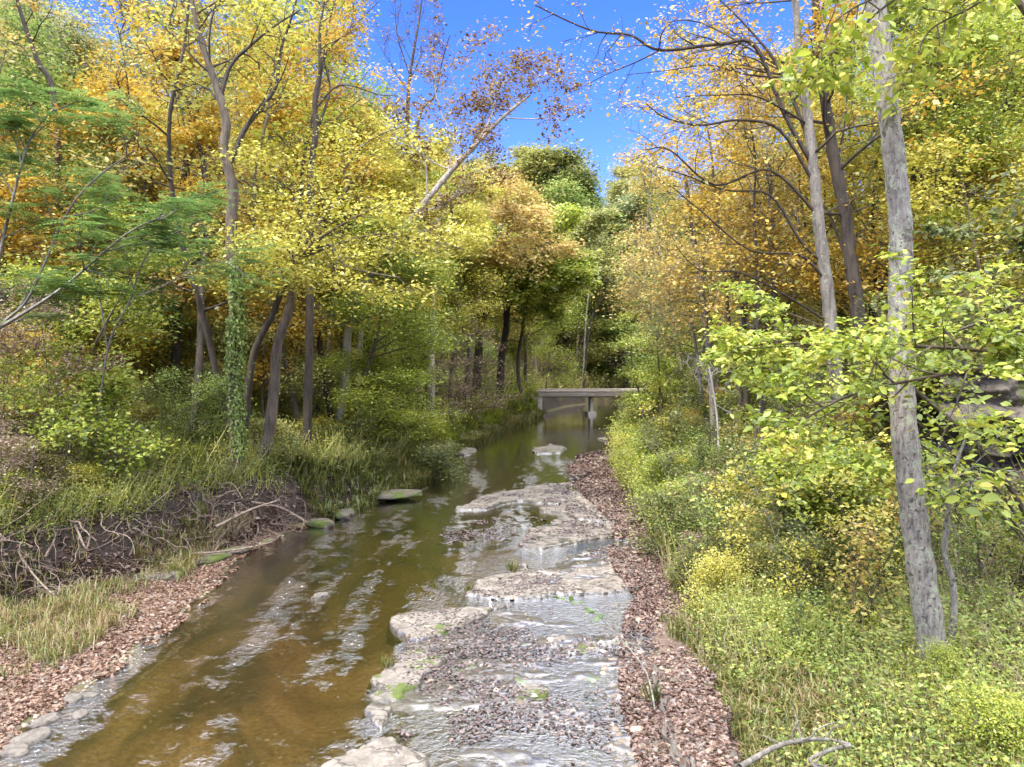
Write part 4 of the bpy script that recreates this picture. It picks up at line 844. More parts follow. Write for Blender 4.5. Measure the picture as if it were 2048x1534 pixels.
hero('branchy_tree', 'grey trunk whose long bare-looking branches reach left across the sky', [(1692, 1010), (1690, 900), (1672, 760), (1662, 660), (1655, 580), (1640, 470), (1628, 350), (1615, 230), (1600, 120), (1590, 0), (1585, -80)], 16, [.17, .155, .145, .13, .11, .08, .06], 'gold', 'grey',
     [([(1622, 280), (1560, 140), (1500, 60), (1430, -10)], .055, .3, True), ([(1626, 330), (1570, 230), (1510, 92), (1440, 88), (1320, 100), (1260, 70), (1180, 60), (1070, 10)], .06, -1, True), ([(1320, 100), (1270, 125), (1210, 150), (1150, 182)], .022, -.6, True),
      ([(1628, 260), (1600, 170), (1520, 110), (1400, 45), (1330, 45)], .035, .6, True), ([(1632, 380), (1560, 260), (1480, 240), (1400, 250), (1330, 235), (1290, 205)], .045, -1.2, True), ([(1638, 430), (1540, 340), (1430, 370), (1340, 300), (1290, 300)], .045, -1, True),
      ([(1648, 520), (1600, 480), (1540, 390), (1450, 380), (1370, 350), (1300, 330)], .04, -.6, True), ([(1655, 560), (1600, 510), (1500, 500), (1400, 420), (1340, 370)], .04, -1, True), ([(1660, 640), (1570, 590), (1480, 545), (1400, 540), (1350, 490)], .035, -1, True),
      ([(1615, 240), (1520, 195), (1440, 190), (1350, 195)], .03, -1.4, True), ([(1610, 160), (1500, 150), (1420, 130), (1340, 140), (1250, 150)], .03, .6, True)],
     nl=7, lstart=.5, ll=2.0, nper=2.3, spread=.16, size=.075, seed=35, S=gS, gap=.2, limbbark='dark')
hero('crooked_tree', 'blackish crooked trunk standing between the branchy tree and the thick leaning trunk', [(1730, 790), (1722, 680), (1712, 590), (1700, 510), (1690, 420), (1670, 330), (1655, 230), (1640, 120), (1630, -20)], 17, [.17, .155, .14, .12, .08], 'gold', 'dark', [([(1672, 330), (1690, 250), (1694, 160)], .04, .3, True), ([(1712, 560), (1660, 430), (1640, 410)], .05, .4, False)], nl=7, lstart=.6, ll=2.4, nper=7, spread=.24, size=.1, seed=36)
RT = [('tall slim grey trunk left of the branchy tree', [(1562, 860), (1560, 740), (1550, 600), (1545, 480), (1540, 380), (1530, 250), (1520, 120)], 21, .11, 'grey', 'gold'),
      ('slim pale-patched trunk, second to the left of the branchy tree', [(1542, 860), (1535, 700), (1528, 560), (1520, 440), (1510, 300)], 24, .10, 'grey', 'gold'),
      ('grey trunk behind the small white dead sapling', [(1432, 930), (1425, 800), (1415, 680), (1400, 560), (1388, 480), (1370, 350)], 24, .12, 'grey', 'orange'),
      ('dark thin trunk with a curved limb to its left, right of the white dead sapling', [(1492, 900), (1492, 780), (1488, 650), (1478, 580), (1460, 500)], 22, .085, 'dark', 'orange'),
      ('black leaning trunk crossing behind the thick leaning trunk', [(1765, 800), (1760, 680), (1745, 620), (1770, 540), (1745, 480)], 20, .10, 'dark', 'gold'),
      ('black trunk tilted left just right of the thick leaning trunk', [(1900, 700), (1880, 600), (1850, 440), (1820, 320), (1810, 250)], 20, .11, 'dark', 'yellow'),
      ('dark thin trunk right of the thick leaning trunk', [(1835, 720), (1832, 620), (1828, 520), (1822, 400)], 24, .10, 'dark', 'yellow'),
      ('brown trunk slanting up from the right edge of the photo', [(2060, 520), (2010, 350), (1960, 270), (1920, 205), (1880, 130)], 19, .14, 'brown', 'lime'),
      ('dark trunk in the upper right behind the lime leaves', [(1965, 560), (1962, 400), (1945, 300), (1935, 200)], 24, .13, 'dark', 'lime'),
      ('thin dark trunk hidden in gold leaves right of centre', [(1590, 760), (1587, 620), (1585, 480), (1575, 330)], 30, .11, 'brown', 'orange')]
for k, (lab, path, Y, r0, bk, lf) in enumerate(RT):
    hero('slim_tree', lab, path, Y, [r0, r0 * .9, r0 * .75, r0 * .45], lf, bk, nl=11, lstart=.42, ll=2.7, nper=9, spread=.26, size=.10, seed=60 + k, gap=.15, S=style(up=[.02, .02, 0]))
hero('dead_sapling', 'small white dead sapling with bare branches, on the right bank', [(1440, 930), (1436, 860), (1428, 790), (1420, 745), (1412, 712)], 20.5, [.035, .03, .025, .015], 'rust', 'pale', [([(1428, 800), (1395, 760), (1365, 710)], .015, 0, False), ([(1430, 805), (1470, 835), (1500, 875)], .014, 0, False), ([(1422, 750), (1440, 725), (1445, 700)], .01, 0, False)], nl=5, lstart=.4, ll=.8, nper=0, seed=75, crown=False, cat='sapling')
for k, (lab, path, Y, r0) in enumerate([('thin dark upright sapling in the weeds left of the thick leaning trunk', [(1652, 1140), (1648, 1060), (1640, 990), (1645, 930)], 12.5, .03),
      ('thin bare stem rising from the right strip of weeds near the bridge', [(1330, 880), (1322, 820), (1318, 740), (1312, 660)], 30, .05),
      ('forked thin stem on the right bank in line with the bridge end', [(1290, 860), (1282, 800), (1265, 740), (1262, 660)], 34, .05)]):
    hero('sapling', lab, path, Y, [r0, r0 * .8, r0 * .5], 'lime', 'brown', nl=8, lstart=.3, ll=.9, nper=7, seed=80 + k, size=.09, cat='sapling')

# --- feathery mimosa at the left
def fronds(mb, base_pts, rg, nfr, size, v0=.5):
    Pp, Dd, Nn, Lc, Wc, vv = [], [], [], [], [], []
    for pts in base_pts:
        for _ in range(nfr):
            i = rg.randrange(1, len(pts)); o = pts[i] + Vector((rg.gauss(0, .05), rg.gauss(0, .05), 0)); a = rg.random() * 6.283
            d = Vector((math.cos(a), math.sin(a), rg.uniform(-.1, .35))).normalized(); Lf = size * rg.uniform(.7, 1.2); cv = rg.random()
            s = d.cross(Vector((0, 0, 1))).normalized()
            for j in range(9):
                t = .15 + .85 * j / 8; q = o + d * Lf * t + Vector((0, 0, -Lf * .25 * t * t)); w = Lf * .36 * math.sin(math.pi * (.12 + .80 * t))
                for sg in (-1, 1):
                    Pp.append(tuple(q)); dd = (s * sg + d * .45 + Vector((0, 0, -.1))); Dd.append(tuple(dd)); Nn.append((rg.gauss(0, .15), rg.gauss(0, .15), 1)); Lc.append(w); Wc.append(Lf * .075); vv.append(min(1, max(0, .25 + .5 * cv + rg.gauss(0, .08))))
    leaves(mb, Pp, Dd, np.array(Nn), Lc, Wc, np.array(vv), 4)
def mimosa(label, stems, Y, seed, nfr=5, size=.36):
    rg = random.Random(seed); mb = MB(); S = style(up=[.03, .0, 0], wig=.14, nch=[4, 3], lr=.6); out = []; tw = []
    P0 = at_y(*stems[0][0][0], Y); zb = Hs(P0.x, P0.y)
    for k, (pp, r0, ds) in enumerate(stems):
        P = [at_y(a, b, Y + ds * i / (len(pp) - 1)) for i, (a, b) in enumerate(pp)]
        sp_ = smooth_path(P, 5); out.append((sp_, r0, r0 * .3, .5))
        for c in range(9):
            t = .35 + .65 * (c + rg.random()) / 9; i = min(int(t * (len(sp_) - 1)), len(sp_) - 2); d = (sp_[i + 1] - sp_[i]).normalized()
            grow(sp_[i], rotdir(d, math.radians(rg.uniform(25, 60)), rg), 1.0 * rg.uniform(.6, 1.2), r0 * .35, 2, S, rg, out, tw)
    wood(mb, out, .006); base = (P0.x, P0.y, zb)
    e = empty('mimosa_tree', base, label, 'tree'); link('trunk', mb.mesh('trunk', True, base), B_['grey'], e)
    mb = MB(); fronds(mb, tw, rg, nfr, size); link('crown', mb.mesh('crown', False, base), L_['mimosa'], e)
mimosa('feathery green tree arching in from the left edge with fern-like leaves high up', [([(-120, 1100), (-90, 800), (0, 655), (60, 590), (150, 400), (270, 300)], .05, 1.0), ([(0, 655), (90, 600), (150, 555), (250, 470), (330, 430)], .04, -1.), ([(-20, 690), (-10, 560), (20, 420), (60, 280), (110, 215)], .045, .8)], 13.5, 5, 9, .46)
mimosa('smaller feathery blue-green tree in front of the gold leaves, left of the ivy-wrapped trunk', [([(190, 900), (215, 700), (260, 600), (300, 500), (400, 440)], .03, .0), ([(260, 600), (330, 570), (400, 530), (470, 520)], .02, -.5), ([(215, 700), (200, 600), (180, 520), (220, 440)], .025, .3)], 15.5, 9, 7, .36)

# --- ivy up the forked tree
def ivy():
    r = np.random.default_rng(31); pts = np.array([tuple(p) for p in t1]); K = len(pts)
    i = r.integers(5, int(K * .42), 2600); f = r.random(2600)[:, None]; P = pts[i] * (1 - f) + pts[i + 1] * f
    a = r.uniform(-1.9, .9, 2600); rad = .15 + .07 * np.abs(r.normal(size=2600)); rad *= np.where((i > 14) & (i < 22), 1.35, 1)
    out = np.stack([np.cos(a), np.sin(a) , np.zeros(2600)], -1); P = P + out * rad[:, None]
    D = np.stack([.4 * r.normal(size=2600), .4 * r.normal(size=2600), -.6 + .3 * r.normal(size=2600)], -1)
    mb = MB(); leaves(mb, P, D, nrm(out + .4 * r.normal(size=(2600, 3)) + np.array([0, 0, .5])), .085 * r.uniform(.7, 1.3, 2600), .06, np.clip(r.normal(.62, .2, 2600), 0, 1), 6)
    for s in range(3):
        tp = [Vector(p) + Vector((math.cos(-.5 + s), math.sin(-.9 + s * .2), 0)) * .17 for p in t1[2:int(K * .5)]]; tube(mb, tp, [.012] * len(tp), 5, .9)
    b = tuple(t1[0]); o = link('climbing_ivy', mb.mesh('climbing_ivy', False, b), L_['green'], loc=b); tag(o, 'bright green ivy climbing the forked tree on the left bank', 'ivy')
ivy()

# --- leafy boughs reaching in from the right foreground, each on its own small tree
def bough_tree(name, label, stems, Y, leaf, seed, size=.13, nper=5, shape=6, base=None, r0=.03, ll=.85, spread=.07):
    rg = random.Random(seed); out = []; tw = []; S = style(up=[.0, .0, 0], wig=.12, nch=[4, 3], ang=(30, 60), lr=.55)
    for pp, ds, rr0 in stems:
        P = [at_y(a, b, Y + ds * i / (len(pp) - 1)) for i, (a, b) in enumerate(pp)]; sp_ = smooth_path(P, 5); out.append((sp_, rr0, rr0 * .3, .5))
        L0 = sum((sp_[i + 1] - sp_[i]).length for i in range(len(sp_) - 1)); nn = int(L0 * 4.5)
        for c in range(nn):
            t = .12 + .88 * (c + rg.random()) / nn; i = min(int(t * (len(sp_) - 1)), len(sp_) - 2); d = (sp_[i + 1] - sp_[i]).normalized()
            dd = rotdir(d, math.radians(rg.uniform(30, 65)), rg); dd.z *= .45
            grow(sp_[i], dd, ll * rg.uniform(.6, 1.2) * (1.2 - .6 * t), rr0 * .35, 2, S, rg, out, tw)
    P0 = at_y(stems[0][0][0][0], stems[0][0][0][1], Y) if base is None else Vector(base); b = (P0.x, P0.y, Hs(P0.x, P0.y))
    if base is not None:
        q = [Vector((b[0], b[1], b[2] - .1))] + [at_y(*stems[0][0][0], Y)]; mid = (q[0] + q[1]) / 2 + Vector((.3, .1, .2)); out.append((smooth_path([q[0], mid, q[1]], 5), r0 * 1.5, r0, .5))
        for pp, ds, rr0 in stems[1:]:
            q1 = at_y(*pp[0], Y); mid = (q[0] + q1) / 2 + Vector((.25, .15, .1)); out.append((smooth_path([q[0], mid, q1], 5), rr0 * 1.4, rr0, .5))
    mb = MB(); wood(mb, out, .003); e = empty(name, b, label, 'tree'); link('trunk', mb.mesh('trunk', True, b), B_['brown'], e)
    mb = MB(); leaf_cloud(mb, tw, nper, spread, size, seed, up=1.0, shape=shape, droop=.15); link('crown', mb.mesh('crown', False, b), L_[leaf], e)
bough_tree('pawpaw_tree', 'bright lime broad-leaved boughs sweeping left across the thick leaning trunk', [([(2120, 720), (1960, 700), (1800, 690), (1650, 690), (1540, 680)], -.6, .03), ([(2120, 735), (1990, 735), (1850, 755), (1700, 790), (1590, 850)], -.8, .03), ([(2100, 640), (1980, 640), (1860, 680), (1740, 700)], .3, .025)], 7.0, 'lime', 91, .065, 12, base=(6.0, 7.3, 0))
bough_tree('pawpaw_tree', 'lime sprays of broad leaves poking out left of the main leafy bough', [([(1760, 720), (1660, 660), (1560, 620), (1500, 600)], .2, .018), ([(1760, 740), (1640, 700), (1520, 700), (1440, 705)], .3, .018), ([(1700, 730), (1600, 730), (1530, 750)], 0, .014), ([(1720, 800), (1640, 860), (1570, 930)], .2, .014)], 9.2, 'lime', 92, .075, 9, base=(7.6, 9.6, 0))
bough_tree('beech_tree', 'pale yellow-green oval leaves hanging in from the right edge above the outcrop', [([(2150, 480), (2040, 530), (1960, 570), (1870, 620)], -.4, .022), ([(2150, 560), (2050, 600), (1960, 640), (1880, 660)], .2, .02), ([(2140, 400), (2060, 440), (1980, 470), (1900, 440)], .3, .02), ([(2150, 660), (2040, 650), (1950, 690)], .2, .02), ([(2140, 330), (2060, 380), (1960, 400)], .4, .02)], 8.2, 'weed', 93, .07, 6, base=(6.9, 8.6, 0))
bough_tree('yellow_sapling', 'yellow-green small-leaved sapling low behind the thick leaning trunk', [([(1640, 1120), (1650, 1010), (1640, 930), (1560, 880)], 0, .02), ([(1645, 1050), (1590, 990), (1520, 950)], .2, .012), ([(1650, 1000), (1730, 960), (1790, 930)], .1, .012), ([(1645, 960), (1700, 900), (1760, 880)], 0, .012)], 12.5, 'yellow', 94, .10, 5)
bough_tree('young_tree', 'small-leaved green young tree right of the thick trunk in front of the outcrop', [([(1960, 1140), (1950, 1020), (1960, 930)], 0, .018), ([(1955, 1080), (1915, 1040), (1900, 1000)], .2, .012)], 10.3, 'weed', 95, .07, 1.5)
def maple_bough():
    rg = random.Random(96); out = []; tw = []; S = style(up=[-.02, -.02, 0], wig=.14, nch=[4, 3])
    for pp, ds in [([(1950, -120), (1800, -30), (1700, 20), (1640, 70)], -.2), ([(1900, -80), (1760, 20), (1690, 90), (1660, 130)], 0), ([(2050, -60), (1950, 10), (1860, 60), (1830, 130)], .3), ([(2050, -100), (2000, -30), (1900, -10)], .2)]:
        P = [at_y(a, b, 7.6 + ds * i / (len(pp) - 1)) for i, (a, b) in enumerate(pp)]; sp_ = smooth_path(P, 5); out.append((sp_, .02, .006, .5))
        for c in range(9):
            t = .3 + .7 * (c + rg.random()) / 9; i = min(int(t * (len(sp_) - 1)), len(sp_) - 2)
            grow(sp_[i], rotdir((sp_[i + 1] - sp_[i]).normalized(), math.radians(rg.uniform(30, 60)), rg), .55, .008, 2, S, rg, out, tw)
    root = Vector((8.6, 8.4, Hs(8.6, 8.4))); out.append((smooth_path([root, Vector((8.4, 8.4, 5)), at_y(1950, -120, 7.6)], 8), .07, .03, 1))
    b = tuple(root); mb = MB(); wood(mb, out, .003); e = empty('maple_tree', b, 'maple bough of green lobed leaves hanging into the top right beside the thick trunk', 'tree'); link('trunk', mb.mesh('trunk', True, b), B_['brown'], e)
    mb = MB(); leaf_cloud(mb, tw, 3.0, .11, .092, 96, up=.5, shape=6, droop=.5); link('crown', mb.mesh('crown', False, b), L_['lime'], e)
maple_bough()

# --- crowns placed where the photograph shows them
K_ = [('mid_b', 300, 95, 30, 'gold', 'dark', 'gold_tree', 'rounded golden tree glowing in the upper left', 1.0), ('mid_a', 610, 60, 31, 'gold', 'brown', 'gold_tree', 'orange-gold tree right of the ivy-wrapped trunk', .8),
      ('mid_a', 560, -40, 40, 'grey', 'grey', 'green_tree', 'grey-green tall tree filling the top between the gold crowns', 1), ('mid_c', 300, -80, 42, 'grey', 'grey', 'green_tree', 'grey-green tall tree behind the rounded golden one', 1),
      ('mid_c', 60, -60, 36, 'orange', 'grey', 'orange_tree', 'dull orange tree in the top left corner', 1), ('mid_b', 80, 200, 24, 'gold', 'dark', 'gold_tree', 'golden tree behind the feathery leaves at the left edge', 1),
      ('mid_b', 480, 420, 27, 'gold', 'dark', 'gold_tree', 'low gold tree under the leaning yellow crown', 1.1), ('mid_a', 190, 400, 27, 'gold', 'dark', 'gold_tree', 'low gold tree behind the smaller feathery tree', 1.1),
      ('mid_c', 740, 130, 48, 'green', 'brown', 'green_tree', 'dark green rounded treetop below the bare upright tree', 1), ('mid_a', 780, 330, 34, 'lime', 'brown', 'lime_tree', 'lime-green tree behind the pale leaning trunk', 1),
      ('mid_b', 740, 210, 38, 'yellow', 'brown', 'yellow_tree', 'yellow tree left of the brown-leaved leaning one', 1), ('mid_b', 700, 470, 28, 'lime', 'brown', 'lime_tree', 'low lime tree left of the bare curved sapling', 1.2),
      ('far_c', 1050, 360, 60, 'orange', 'brown', 'orange_tree', 'broad peach-orange crown left of the bridge', .8), ('mid_a', 1078, 420, 69, 'lime', 'brown', 'lime_tree', 'bright yellow-green crown behind the left half of the bridge', 1.1), ('mid_c', 1045, 450, 54, 'lime', 'brown', 'green_tree', 'fresh green crown overhanging the left end of the bridge', 1.35),
      ('layer_a', 1090, 640, 66, 'lime', 'brown', 'lime_tree', 'yellow-green bushy tree just behind the left end of the bridge', 1.0), ('mid_a', 900, 400, 44, 'yellow', 'grey', 'yellow_tree', 'yellow crown around the white-barked trunk', 1),
      ('far_a', 1130, 300, 100, 'weed', 'brown', 'green_tree', 'tallest green treetop on the skyline above the bridge', 1.1), ('far_b', 1040, 285, 95, 'olive', 'brown', 'green_tree', 'olive treetop on the skyline left of the tallest one', 1.1),
      ('far_c', 1250, 345, 95, 'grey', 'brown', 'green_tree', 'blue-green rounded treetop on the skyline to the right', 1), ('hemlock', 1255, 420, 85, 'green', 'brown', 'green_tree', 'small bright green tree below the rounded skyline treetop', 1.2),
      ('far_b', 1290, 560, 75, 'green', 'brown', 'dark_evergreen', 'dark evergreen in the hollow right above the bridge', 1.1), ('thin_b', 1330, 430, 70, 'orange', 'brown', 'orange_tree', 'orange tree at the right end of the bridge', 1), 
      ('thin_b', 1400, 240, 36, 'orange', 'grey', 'orange_tree', 'thin orange tree under the long level branches', 1.1), ('thin_a', 1480, 120, 34, 'gold', 'grey', 'gold_tree', 'airy gold tree behind the slim grey trunks', 1),
      ('thin_b', 1370, 480, 44, 'orange', 'grey', 'orange_tree', 'light orange tree on the right bank short of the bridge', 1.1), ('layer_a', 1345, 670, 36, 'lime', 'brown', 'lime_tree', 'lime sapling clump leaning over the right water edge', 1.0),
      ('mid_b', 1900, 40, 19, 'lime', 'brown', 'lime_tree', 'lime-green tree filling the upper right behind the thick trunk', .9), ('mid_a', 2030, -60, 22, 'lime', 'brown', 'lime_tree', 'tall lime tree in the top right corner', 1),
      ('mid_b', 2010, 300, 18, 'yellow', 'brown', 'yellow_tree', 'yellow-green tree above the rock outcrop', .9), ('mid_a', 1880, 330, 25, 'yellow', 'brown', 'yellow_tree', 'olive-yellow tree between the thick trunk and the right edge', 1),
      ('thin_a', 1700, -30, 24, 'lime', 'dark', 'lime_tree', 'airy lime treetop between the two dark crooked trunks', .8)]
for key, px, top, Y, lf, bk, nm, lab, wd in K_: plant_px(key, px, top, Y, lf, bk, nm, lab, widen=wd)

# --- the woods around them
placed = []
def limit(px): return float(np.interp(px, [600, 700, 780, 860, 950, 1050, 1150, 1240, 1300, 1380, 1480, 1560, 1700, 1830, 2000], [-400, 60, 230, 290, 290, 290, 290, 320, 335, 350, 300, 240, 300, 120, -200]))
G = {'l1': ('gold and orange tree in the dense wood of the left hillside', 'trees of the left hillside wood'), 'l2': ('green tree in the dense wood of the left hillside', 'trees of the left hillside wood'),
     'c1': ('distant green tree on the hill beyond the bridge', 'trees on the hill beyond the bridge'), 'c2': ('distant orange or yellow tree on the hill beyond the bridge', 'trees on the hill beyond the bridge'),
     'r1': ('gold-leaved slim tree in the open wood of the right hillside', 'trees of the right hillside wood'), 'r2': ('yellow-green tree in the open wood of the right hillside', 'trees of the right hillside wood')}
rg = random.Random(42); cnt = 0
for att in range(9000):
    Y = 24 * (150 / 24) ** (rg.random() ** .8); pxx = rg.uniform(-160, 2210)
    if att < 900:
        if cnt > 60: continue
        Y = rg.uniform(92, 140); pxx = rg.uniform(820, 1560)
    X = (pxx - 1024) / FPX * Y
    xl, xv = float(XB(Y)), float(XV(Y)); dl, dr = xl - X, X - xv
    if not (dl > 3 or dr > 3): continue
    if 54 < Y < 66 and X > -24 and X < 26: continue
    if dl > 3 and X < 0 and Y < 30 and dl < 6: continue
    md = 2.3 + .028 * Y
    if any((X - a) ** 2 + (Y - b) ** 2 < md * md for a, b in placed): continue
    if pxx > 1180 and pxx < 1330 and Y < 70: continue
    z = Hs(X, Y); h = rg.uniform(11, 17.5) * (1.0 if Y < 60 else 1.1 if Y < 85 else 1.35)
    far = Y > 62; left = dl > 3 and Y < 85
    lim = limit(pxx) + rg.uniform(0, 70); zt = CAMH + (722 - lim) / FPX * Y; h = min(h, zt - z)
    if h < 5: continue
    placed.append((X, Y)); u = rg.random()
    if left and pxx < 1000:
        lf = rg.choice(['gold', 'gold', 'orange', 'yellow', 'lime', 'weed', 'green', 'olive', 'grey', 'lime', 'olive']) if pxx < 700 else rg.choice(['yellow', 'lime', 'green', 'olive', 'gold', 'lime'])
        g = 'l1' if lf in ('gold', 'orange', 'yellow') else 'l2'; key = rg.choice(['mid_a', 'mid_b', 'mid_c']) if Y < 50 else rg.choice(['far_a', 'far_b', 'far_c'])
    elif dr > 3 and Y < 75:
        lf = rg.choice(['gold', 'orange', 'gold', 'yellow', 'yellow', 'olive', 'weed']) if pxx < 1780 else rg.choice(['yellow', 'lime', 'olive', 'gold', 'green'])
        g = 'r1' if lf in ('gold', 'orange') else 'r2'; key = rg.choice(['thin_a', 'thin_b']) if Y < 55 else rg.choice(['thin_b', 'thin_a', 'far_b'])
    else:
        lf = rg.choice(['weed', 'olive', 'grey', 'orange', 'lime', 'olive', 'green', 'olive', 'gold']); g = 'c2' if lf in ('orange', 'gold') else 'c1'; key = rg.choice(['far_a', 'far_b', 'far_c'])
    plant(key, X, Y, h, lf, rg.choice(['brown', 'grey', 'dark', 'grey']), 'tree', G[g][0], 'tree', G[g][1], sink=.1, widen=rg.uniform(.85, 1.15)); cnt += 1
    if cnt >= 225: break
for att in range(3000):
    if len(placed) >= cnt + 90: break
    Y = 19 * (58 / 19) ** rg.random(); pxx = rg.choice([rg.uniform(-60, 700), rg.uniform(-60, 950), rg.uniform(1340, 2080), rg.uniform(1340, 2080)]); X = (pxx - 1024) / FPX * Y
    dl, dr = float(XB(Y)) - X, X - float(XV(Y))
    if not (dl > 3 or dr > 3) or (54 < Y < 66) or any((X - a) ** 2 + (Y - b) ** 2 < 1.7 for a, b in placed): continue
    z = Hs(X, Y); h = min(rg.uniform(11, 18), CAMH + (722 - limit(pxx) + 200) / FPX * Y - z)
    if h < 6: continue
    placed.append((X, Y)); left = dl > 0; lf = rg.choice(['gold', 'yellow', 'lime', 'olive', 'orange'])
    plant(rg.choice(['pole_a', 'pole_b']), X, Y, h, lf, rg.choice(['dark', 'dark', 'brown', 'grey']), 'slender_tree', 'slender dark-stemmed tree with a thin crown in the %s hillside wood' % ('left' if left else 'right'), 'tree', 'slender trees of the %s wood' % ('left' if left else 'right'), sink=.1, widen=rg.uniform(.9, 1.2))
print('wood trees', cnt, len(placed))

# --- understorey: layered saplings and bushes
pl2 = []; c2 = 0
LB = {'l': ('layered yellow-green sapling in the understorey of the left bank', 'understorey saplings of the left bank', 'understorey_sapling'), 'r': ('yellow-green sapling in the understorey of the right bank', 'understorey saplings of the right bank', 'understorey_sapling')}
for att in range(9000):
    Y = 14 * (75 / 14) ** rg.random(); pxx = rg.uniform(-100, 2150) if rg.random() < .55 else rg.uniform(1290, 2100); X = (pxx - 1024) / FPX * Y; dl, dr = float(XB(Y)) - X, X - float(XV(Y))
    if not (dl > 1.6 or dr > 2.2): continue
    if dr > 0 and dr < 5 and Y < 14: continue
    if dl > 0 and dl < 7 and 33 < Y < 60: continue
    if 52 < Y < 64 and -12 < X < 22: continue
    if 1170 < pxx < 1290 and Y > 22: continue
    md = .75 + .030 * Y
    if any((X - a) ** 2 + (Y - b) ** 2 < md * md for a, b in pl2): continue
    if dl > 0 and Y < 34 and rg.random() < .5: continue
    if pxx > 1780 and Y < 15: continue
    pl2.append((X, Y)); sd_ = 'l' if dl > 0 else 'r'
    lf = rg.choice(['weed', 'lime', 'green', 'gold', 'yellow', 'olive', 'weed', 'olive']) if sd_ == 'l' else rg.choice(['weed', 'olive', 'yellow', 'orange', 'weed', 'gold', 'olive', 'green'])
    h = rg.uniform(2.0, 4.6) * (1 + .004 * Y) * (.6 if max(dl, dr) < 3 else 1) * (.6 if (dr > 0 and dr < 7 and Y < 30) else 1)
    plant(rg.choice(['layer_a', 'layer_b']), X, Y, h, lf, 'brown', LB[sd_][2], LB[sd_][0], 'sapling', LB[sd_][1], widen=rg.uniform(.9, 1.3)); c2 += 1
    if c2 >= 270: break
c3 = 0; pl3 = []
for att in range(9000):
    Y = 8.5 * (64 / 8.5) ** rg.random(); sd_ = 'l' if rg.random() < .45 else 'r'
    X = float(XB(Y)) - rg.uniform(.3, 7) if sd_ == 'l' else float(XV(Y)) + rg.uniform(.5, 6.5)
    if abs(X) > .75 * Y or (52 < Y < 64): continue
    if sd_ == 'l' and Y < 20 and float(XB(Y)) - X < 1.3: continue
    if sd_ == 'r' and Y < 11.5 and X < 6.5: continue
    if Y < 15 and X / Y > .53: continue
    if sd_ == 'l' and 32 < Y < 60: continue
    if sd_ == 'l' and Y > 18 and float(XB(Y)) - X < 2.2: continue
    md = .6 + .016 * Y
    if any((X - a) ** 2 + (Y - b) ** 2 < md * md for a, b in pl3): continue
    pl3.append((X, Y)); h = rg.uniform(.7, 1.5) * (1 + .006 * Y) * (.75 if Y < 16 else 1)
    key = rg.choice(['bush_a', 'bush_b', 'bush_a', 'bush_b', 'bush_a', 'bush_b', 'bush_a', 'twiggy']); lf = 'pink' if key == 'twiggy' else rg.choice(['weed', 'lime', 'green', 'weed', 'yellow', 'olive'])
    nm, lab, gr = ('leafy_bush', f'leafy green-yellow bush on the {"left" if sd_ == "l" else "right"} bank', f'bushes of the {"left" if sd_ == "l" else "right"} bank')
    if key == 'twiggy': nm, lab, gr = 'dry_bush', f'twiggy half-bare bush with dry brown leaves on the {"left" if sd_ == "l" else "right"} bank', f'dry bushes of the {"left" if sd_ == "l" else "right"} bank'
    plant(key, X, Y, h, lf, 'brown', nm, lab, 'bush', gr, widen=rg.uniform(.9, 1.25)); c3 += 1
    if c3 >= 200: break
print('understorey', c2, c3)
r2 = random.Random(77); c4 = 0; pl4 = []
make_proto('whip', 2.4, .014, .18, 9, .75, style(up=[.12, .05, 0], nch=[4, 3]), 2.4, .12, .058, 19, kink=.5, limb_up=(.4, 1.1))
for att in range(2000):
    Y = 9.0 * (26 / 9.0) ** r2.random(); X = float(XV(Y)) + r2.uniform(.9, 7.5)
    if X > .8 * Y or any((X - a) ** 2 + (Y - b) ** 2 < .35 for a, b in pl4) or (Y > 11 and Y < 14 and X > 7.2) or (Y < 10 and 4.3 < X < 6): continue
    pl4.append((X, Y)); c4 += 1
    plant('whip', X, Y, r2.uniform(.9, 1.9) * (1 + .02 * Y), r2.choice(['weed', 'green', 'yellow', 'olive', 'lime', 'orange']), r2.choice(['brown', 'dark', 'grey']), 'young_sapling', 'thin young sapling standing in the weeds of the right bank', 'sapling', 'thin saplings in the weeds of the right bank')
    if c4 >= 90: break
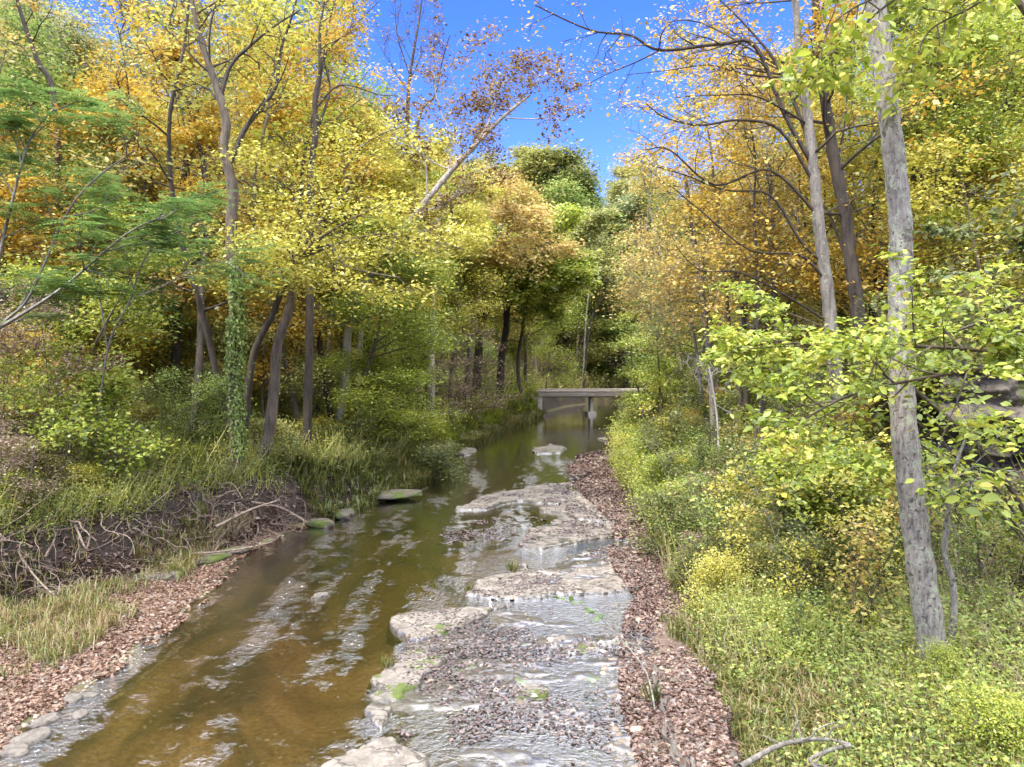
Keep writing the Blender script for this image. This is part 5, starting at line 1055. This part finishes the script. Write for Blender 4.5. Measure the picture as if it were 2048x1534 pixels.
# singled-out bushes
for px, top, Y, key, lf, nm, lab, wd in [(930, 640, 42, 'shrub', 'pink', 'dry_bush', 'large pinkish dry bush left of the bridge approach', 1.3), (885, 720, 38, 'shrub', 'pink', 'dry_bush', 'pinkish dry bush sloping down towards the left water edge', 1.5),
      (20, 540, 15.5, 'shrub', 'pink', 'dry_bush', 'tall dry pinkish shrub at the left edge of the photo', 1.0), (30, 840, 14, 'twiggy', 'pink', 'dry_bush', 'low spreading dry shrub at the left edge above the mud bank', 1.2), (1040, 802, 53, 'bush_a', 'weed', 'green_bush', 'green bush in front of the bridge abutment', .7),
      (860, 880, 27, 'bush_b', 'weed', 'green_bush', 'green bush leaning over the left water edge in mid creek', 1.3), (750, 900, 24, 'bush_a', 'weed', 'leafy_bush', 'weedy bush above the dark mossy slab', 1.3), (1385, 950, 18, 'bush_b', 'lime', 'green_bush', 'lime bush at the right leaf strip opposite the ledges', 1.4),
      (1310, 780, 40, 'bush_a', 'lime', 'green_bush', 'bright bush masking the right end of the bridge', 1.3), (2010, 1370, 6.9, 'bush_b', 'lime', 'green_bush', 'bright green leafy shrub in the bottom right corner', .9), (1900, 1290, 8.2, 'bush_a', 'lime', 'green_bush', 'green shrub at the foot of the thick leaning trunk', .8),
      (700, 700, 25, 'layer_a', 'lime', 'lime_sapling', 'bright lime sapling leaning to the creek below the brown-leaved tree', 1.3), (800, 690, 29, 'layer_b', 'lime', 'lime_sapling', 'lime sapling right of the bare curved stem', 1.3)]:
    plant_px(key, px, top, Y, lf, 'brown', nm, lab, 'bush', widen=wd)
# green tufts on the ledges
for k, (a, b, h, lab) in enumerate([(978, 1135, .30, 'tall grass tuft on the ledge at mid creek'), (1020, 1140, .22, 'short green tuft right of the tall one on the mid-creek ledge'), (935, 1180, .18, 'small tuft at the mossy tip of the humped ledge'), (775, 1330, .2, 'green tuft on the mossy rim of the foreground ledge'), (1300, 1400, .32, 'grass tuft at the right side of the puddles'), (1325, 1240, .16, 'tiny tuft on the leaf strip by the foreground ledge')]):
    p = at_z(a, b, .06); r = np.random.default_rng(k + 90); cx = p.x + r.normal(size=400) * .25; cy = p.y + r.normal(size=400) * .25; cz = ground_top(cx, cy)
    best = np.argmin(np.where(cz > .01, (cx - p.x) ** 2 + (cy - p.y) ** 2, 9)); p = Vector((cx[best], cy[best], 0)); mb = MB(); n0 = 34; a_ = r.random(n0) * 6.283; L = h * r.uniform(.5, 1.1, n0)
    P0 = np.stack([p.x + .04 * r.normal(size=n0), p.y + .04 * r.normal(size=n0), np.full(n0, .04)], -1); D = np.stack([.5 * np.cos(a_), .5 * np.sin(a_), np.ones(n0)], -1)
    leaves(mb, P0, D, np.stack([np.cos(a_), np.sin(a_), -.4 + 0 * a_], -1), L, .012, r.random(n0), 6)
    o = link('grass_tuft', mb.mesh('grass_tuft', False, (p.x, p.y, .04)), L_['grass'], loc=(p.x, p.y, .04)); tag(o, lab, 'grass tuft')
# long thin twig bent over the puddles
P3 = [at_z(1310, 1420, .25), at_z(1290, 1340, .5), at_z(1230, 1265, .75), at_z(1180, 1220, .9), at_z(1110, 1195, .95)]
mb = MB(); pts = smooth_path(P3, 6); tube(mb, pts, np.linspace(.014, .004, len(pts)), 6)
b = tuple(P3[0]); e = empty('bent_twig', b, 'thin bent twig with a few green leaves arching over the foreground puddles', 'branch'); link('stem', mb.mesh('stem', True, b), B_['grey'], e)
mb = MB(); r = np.random.default_rng(3); q = np.array([tuple(p) for p in pts[-9:]]); I = r.integers(0, 9, 16)
leaves(mb, q[I], r.normal(size=(16, 3)) * np.array([1, 1, .4]), np.tile([0, 0, 1.], (16, 1)) + .3 * r.normal(size=(16, 3)), .11, .08, r.uniform(.3, .6, 16), 6); link('foliage', mb.mesh('foliage', False, b), L_['mimosa'], e)
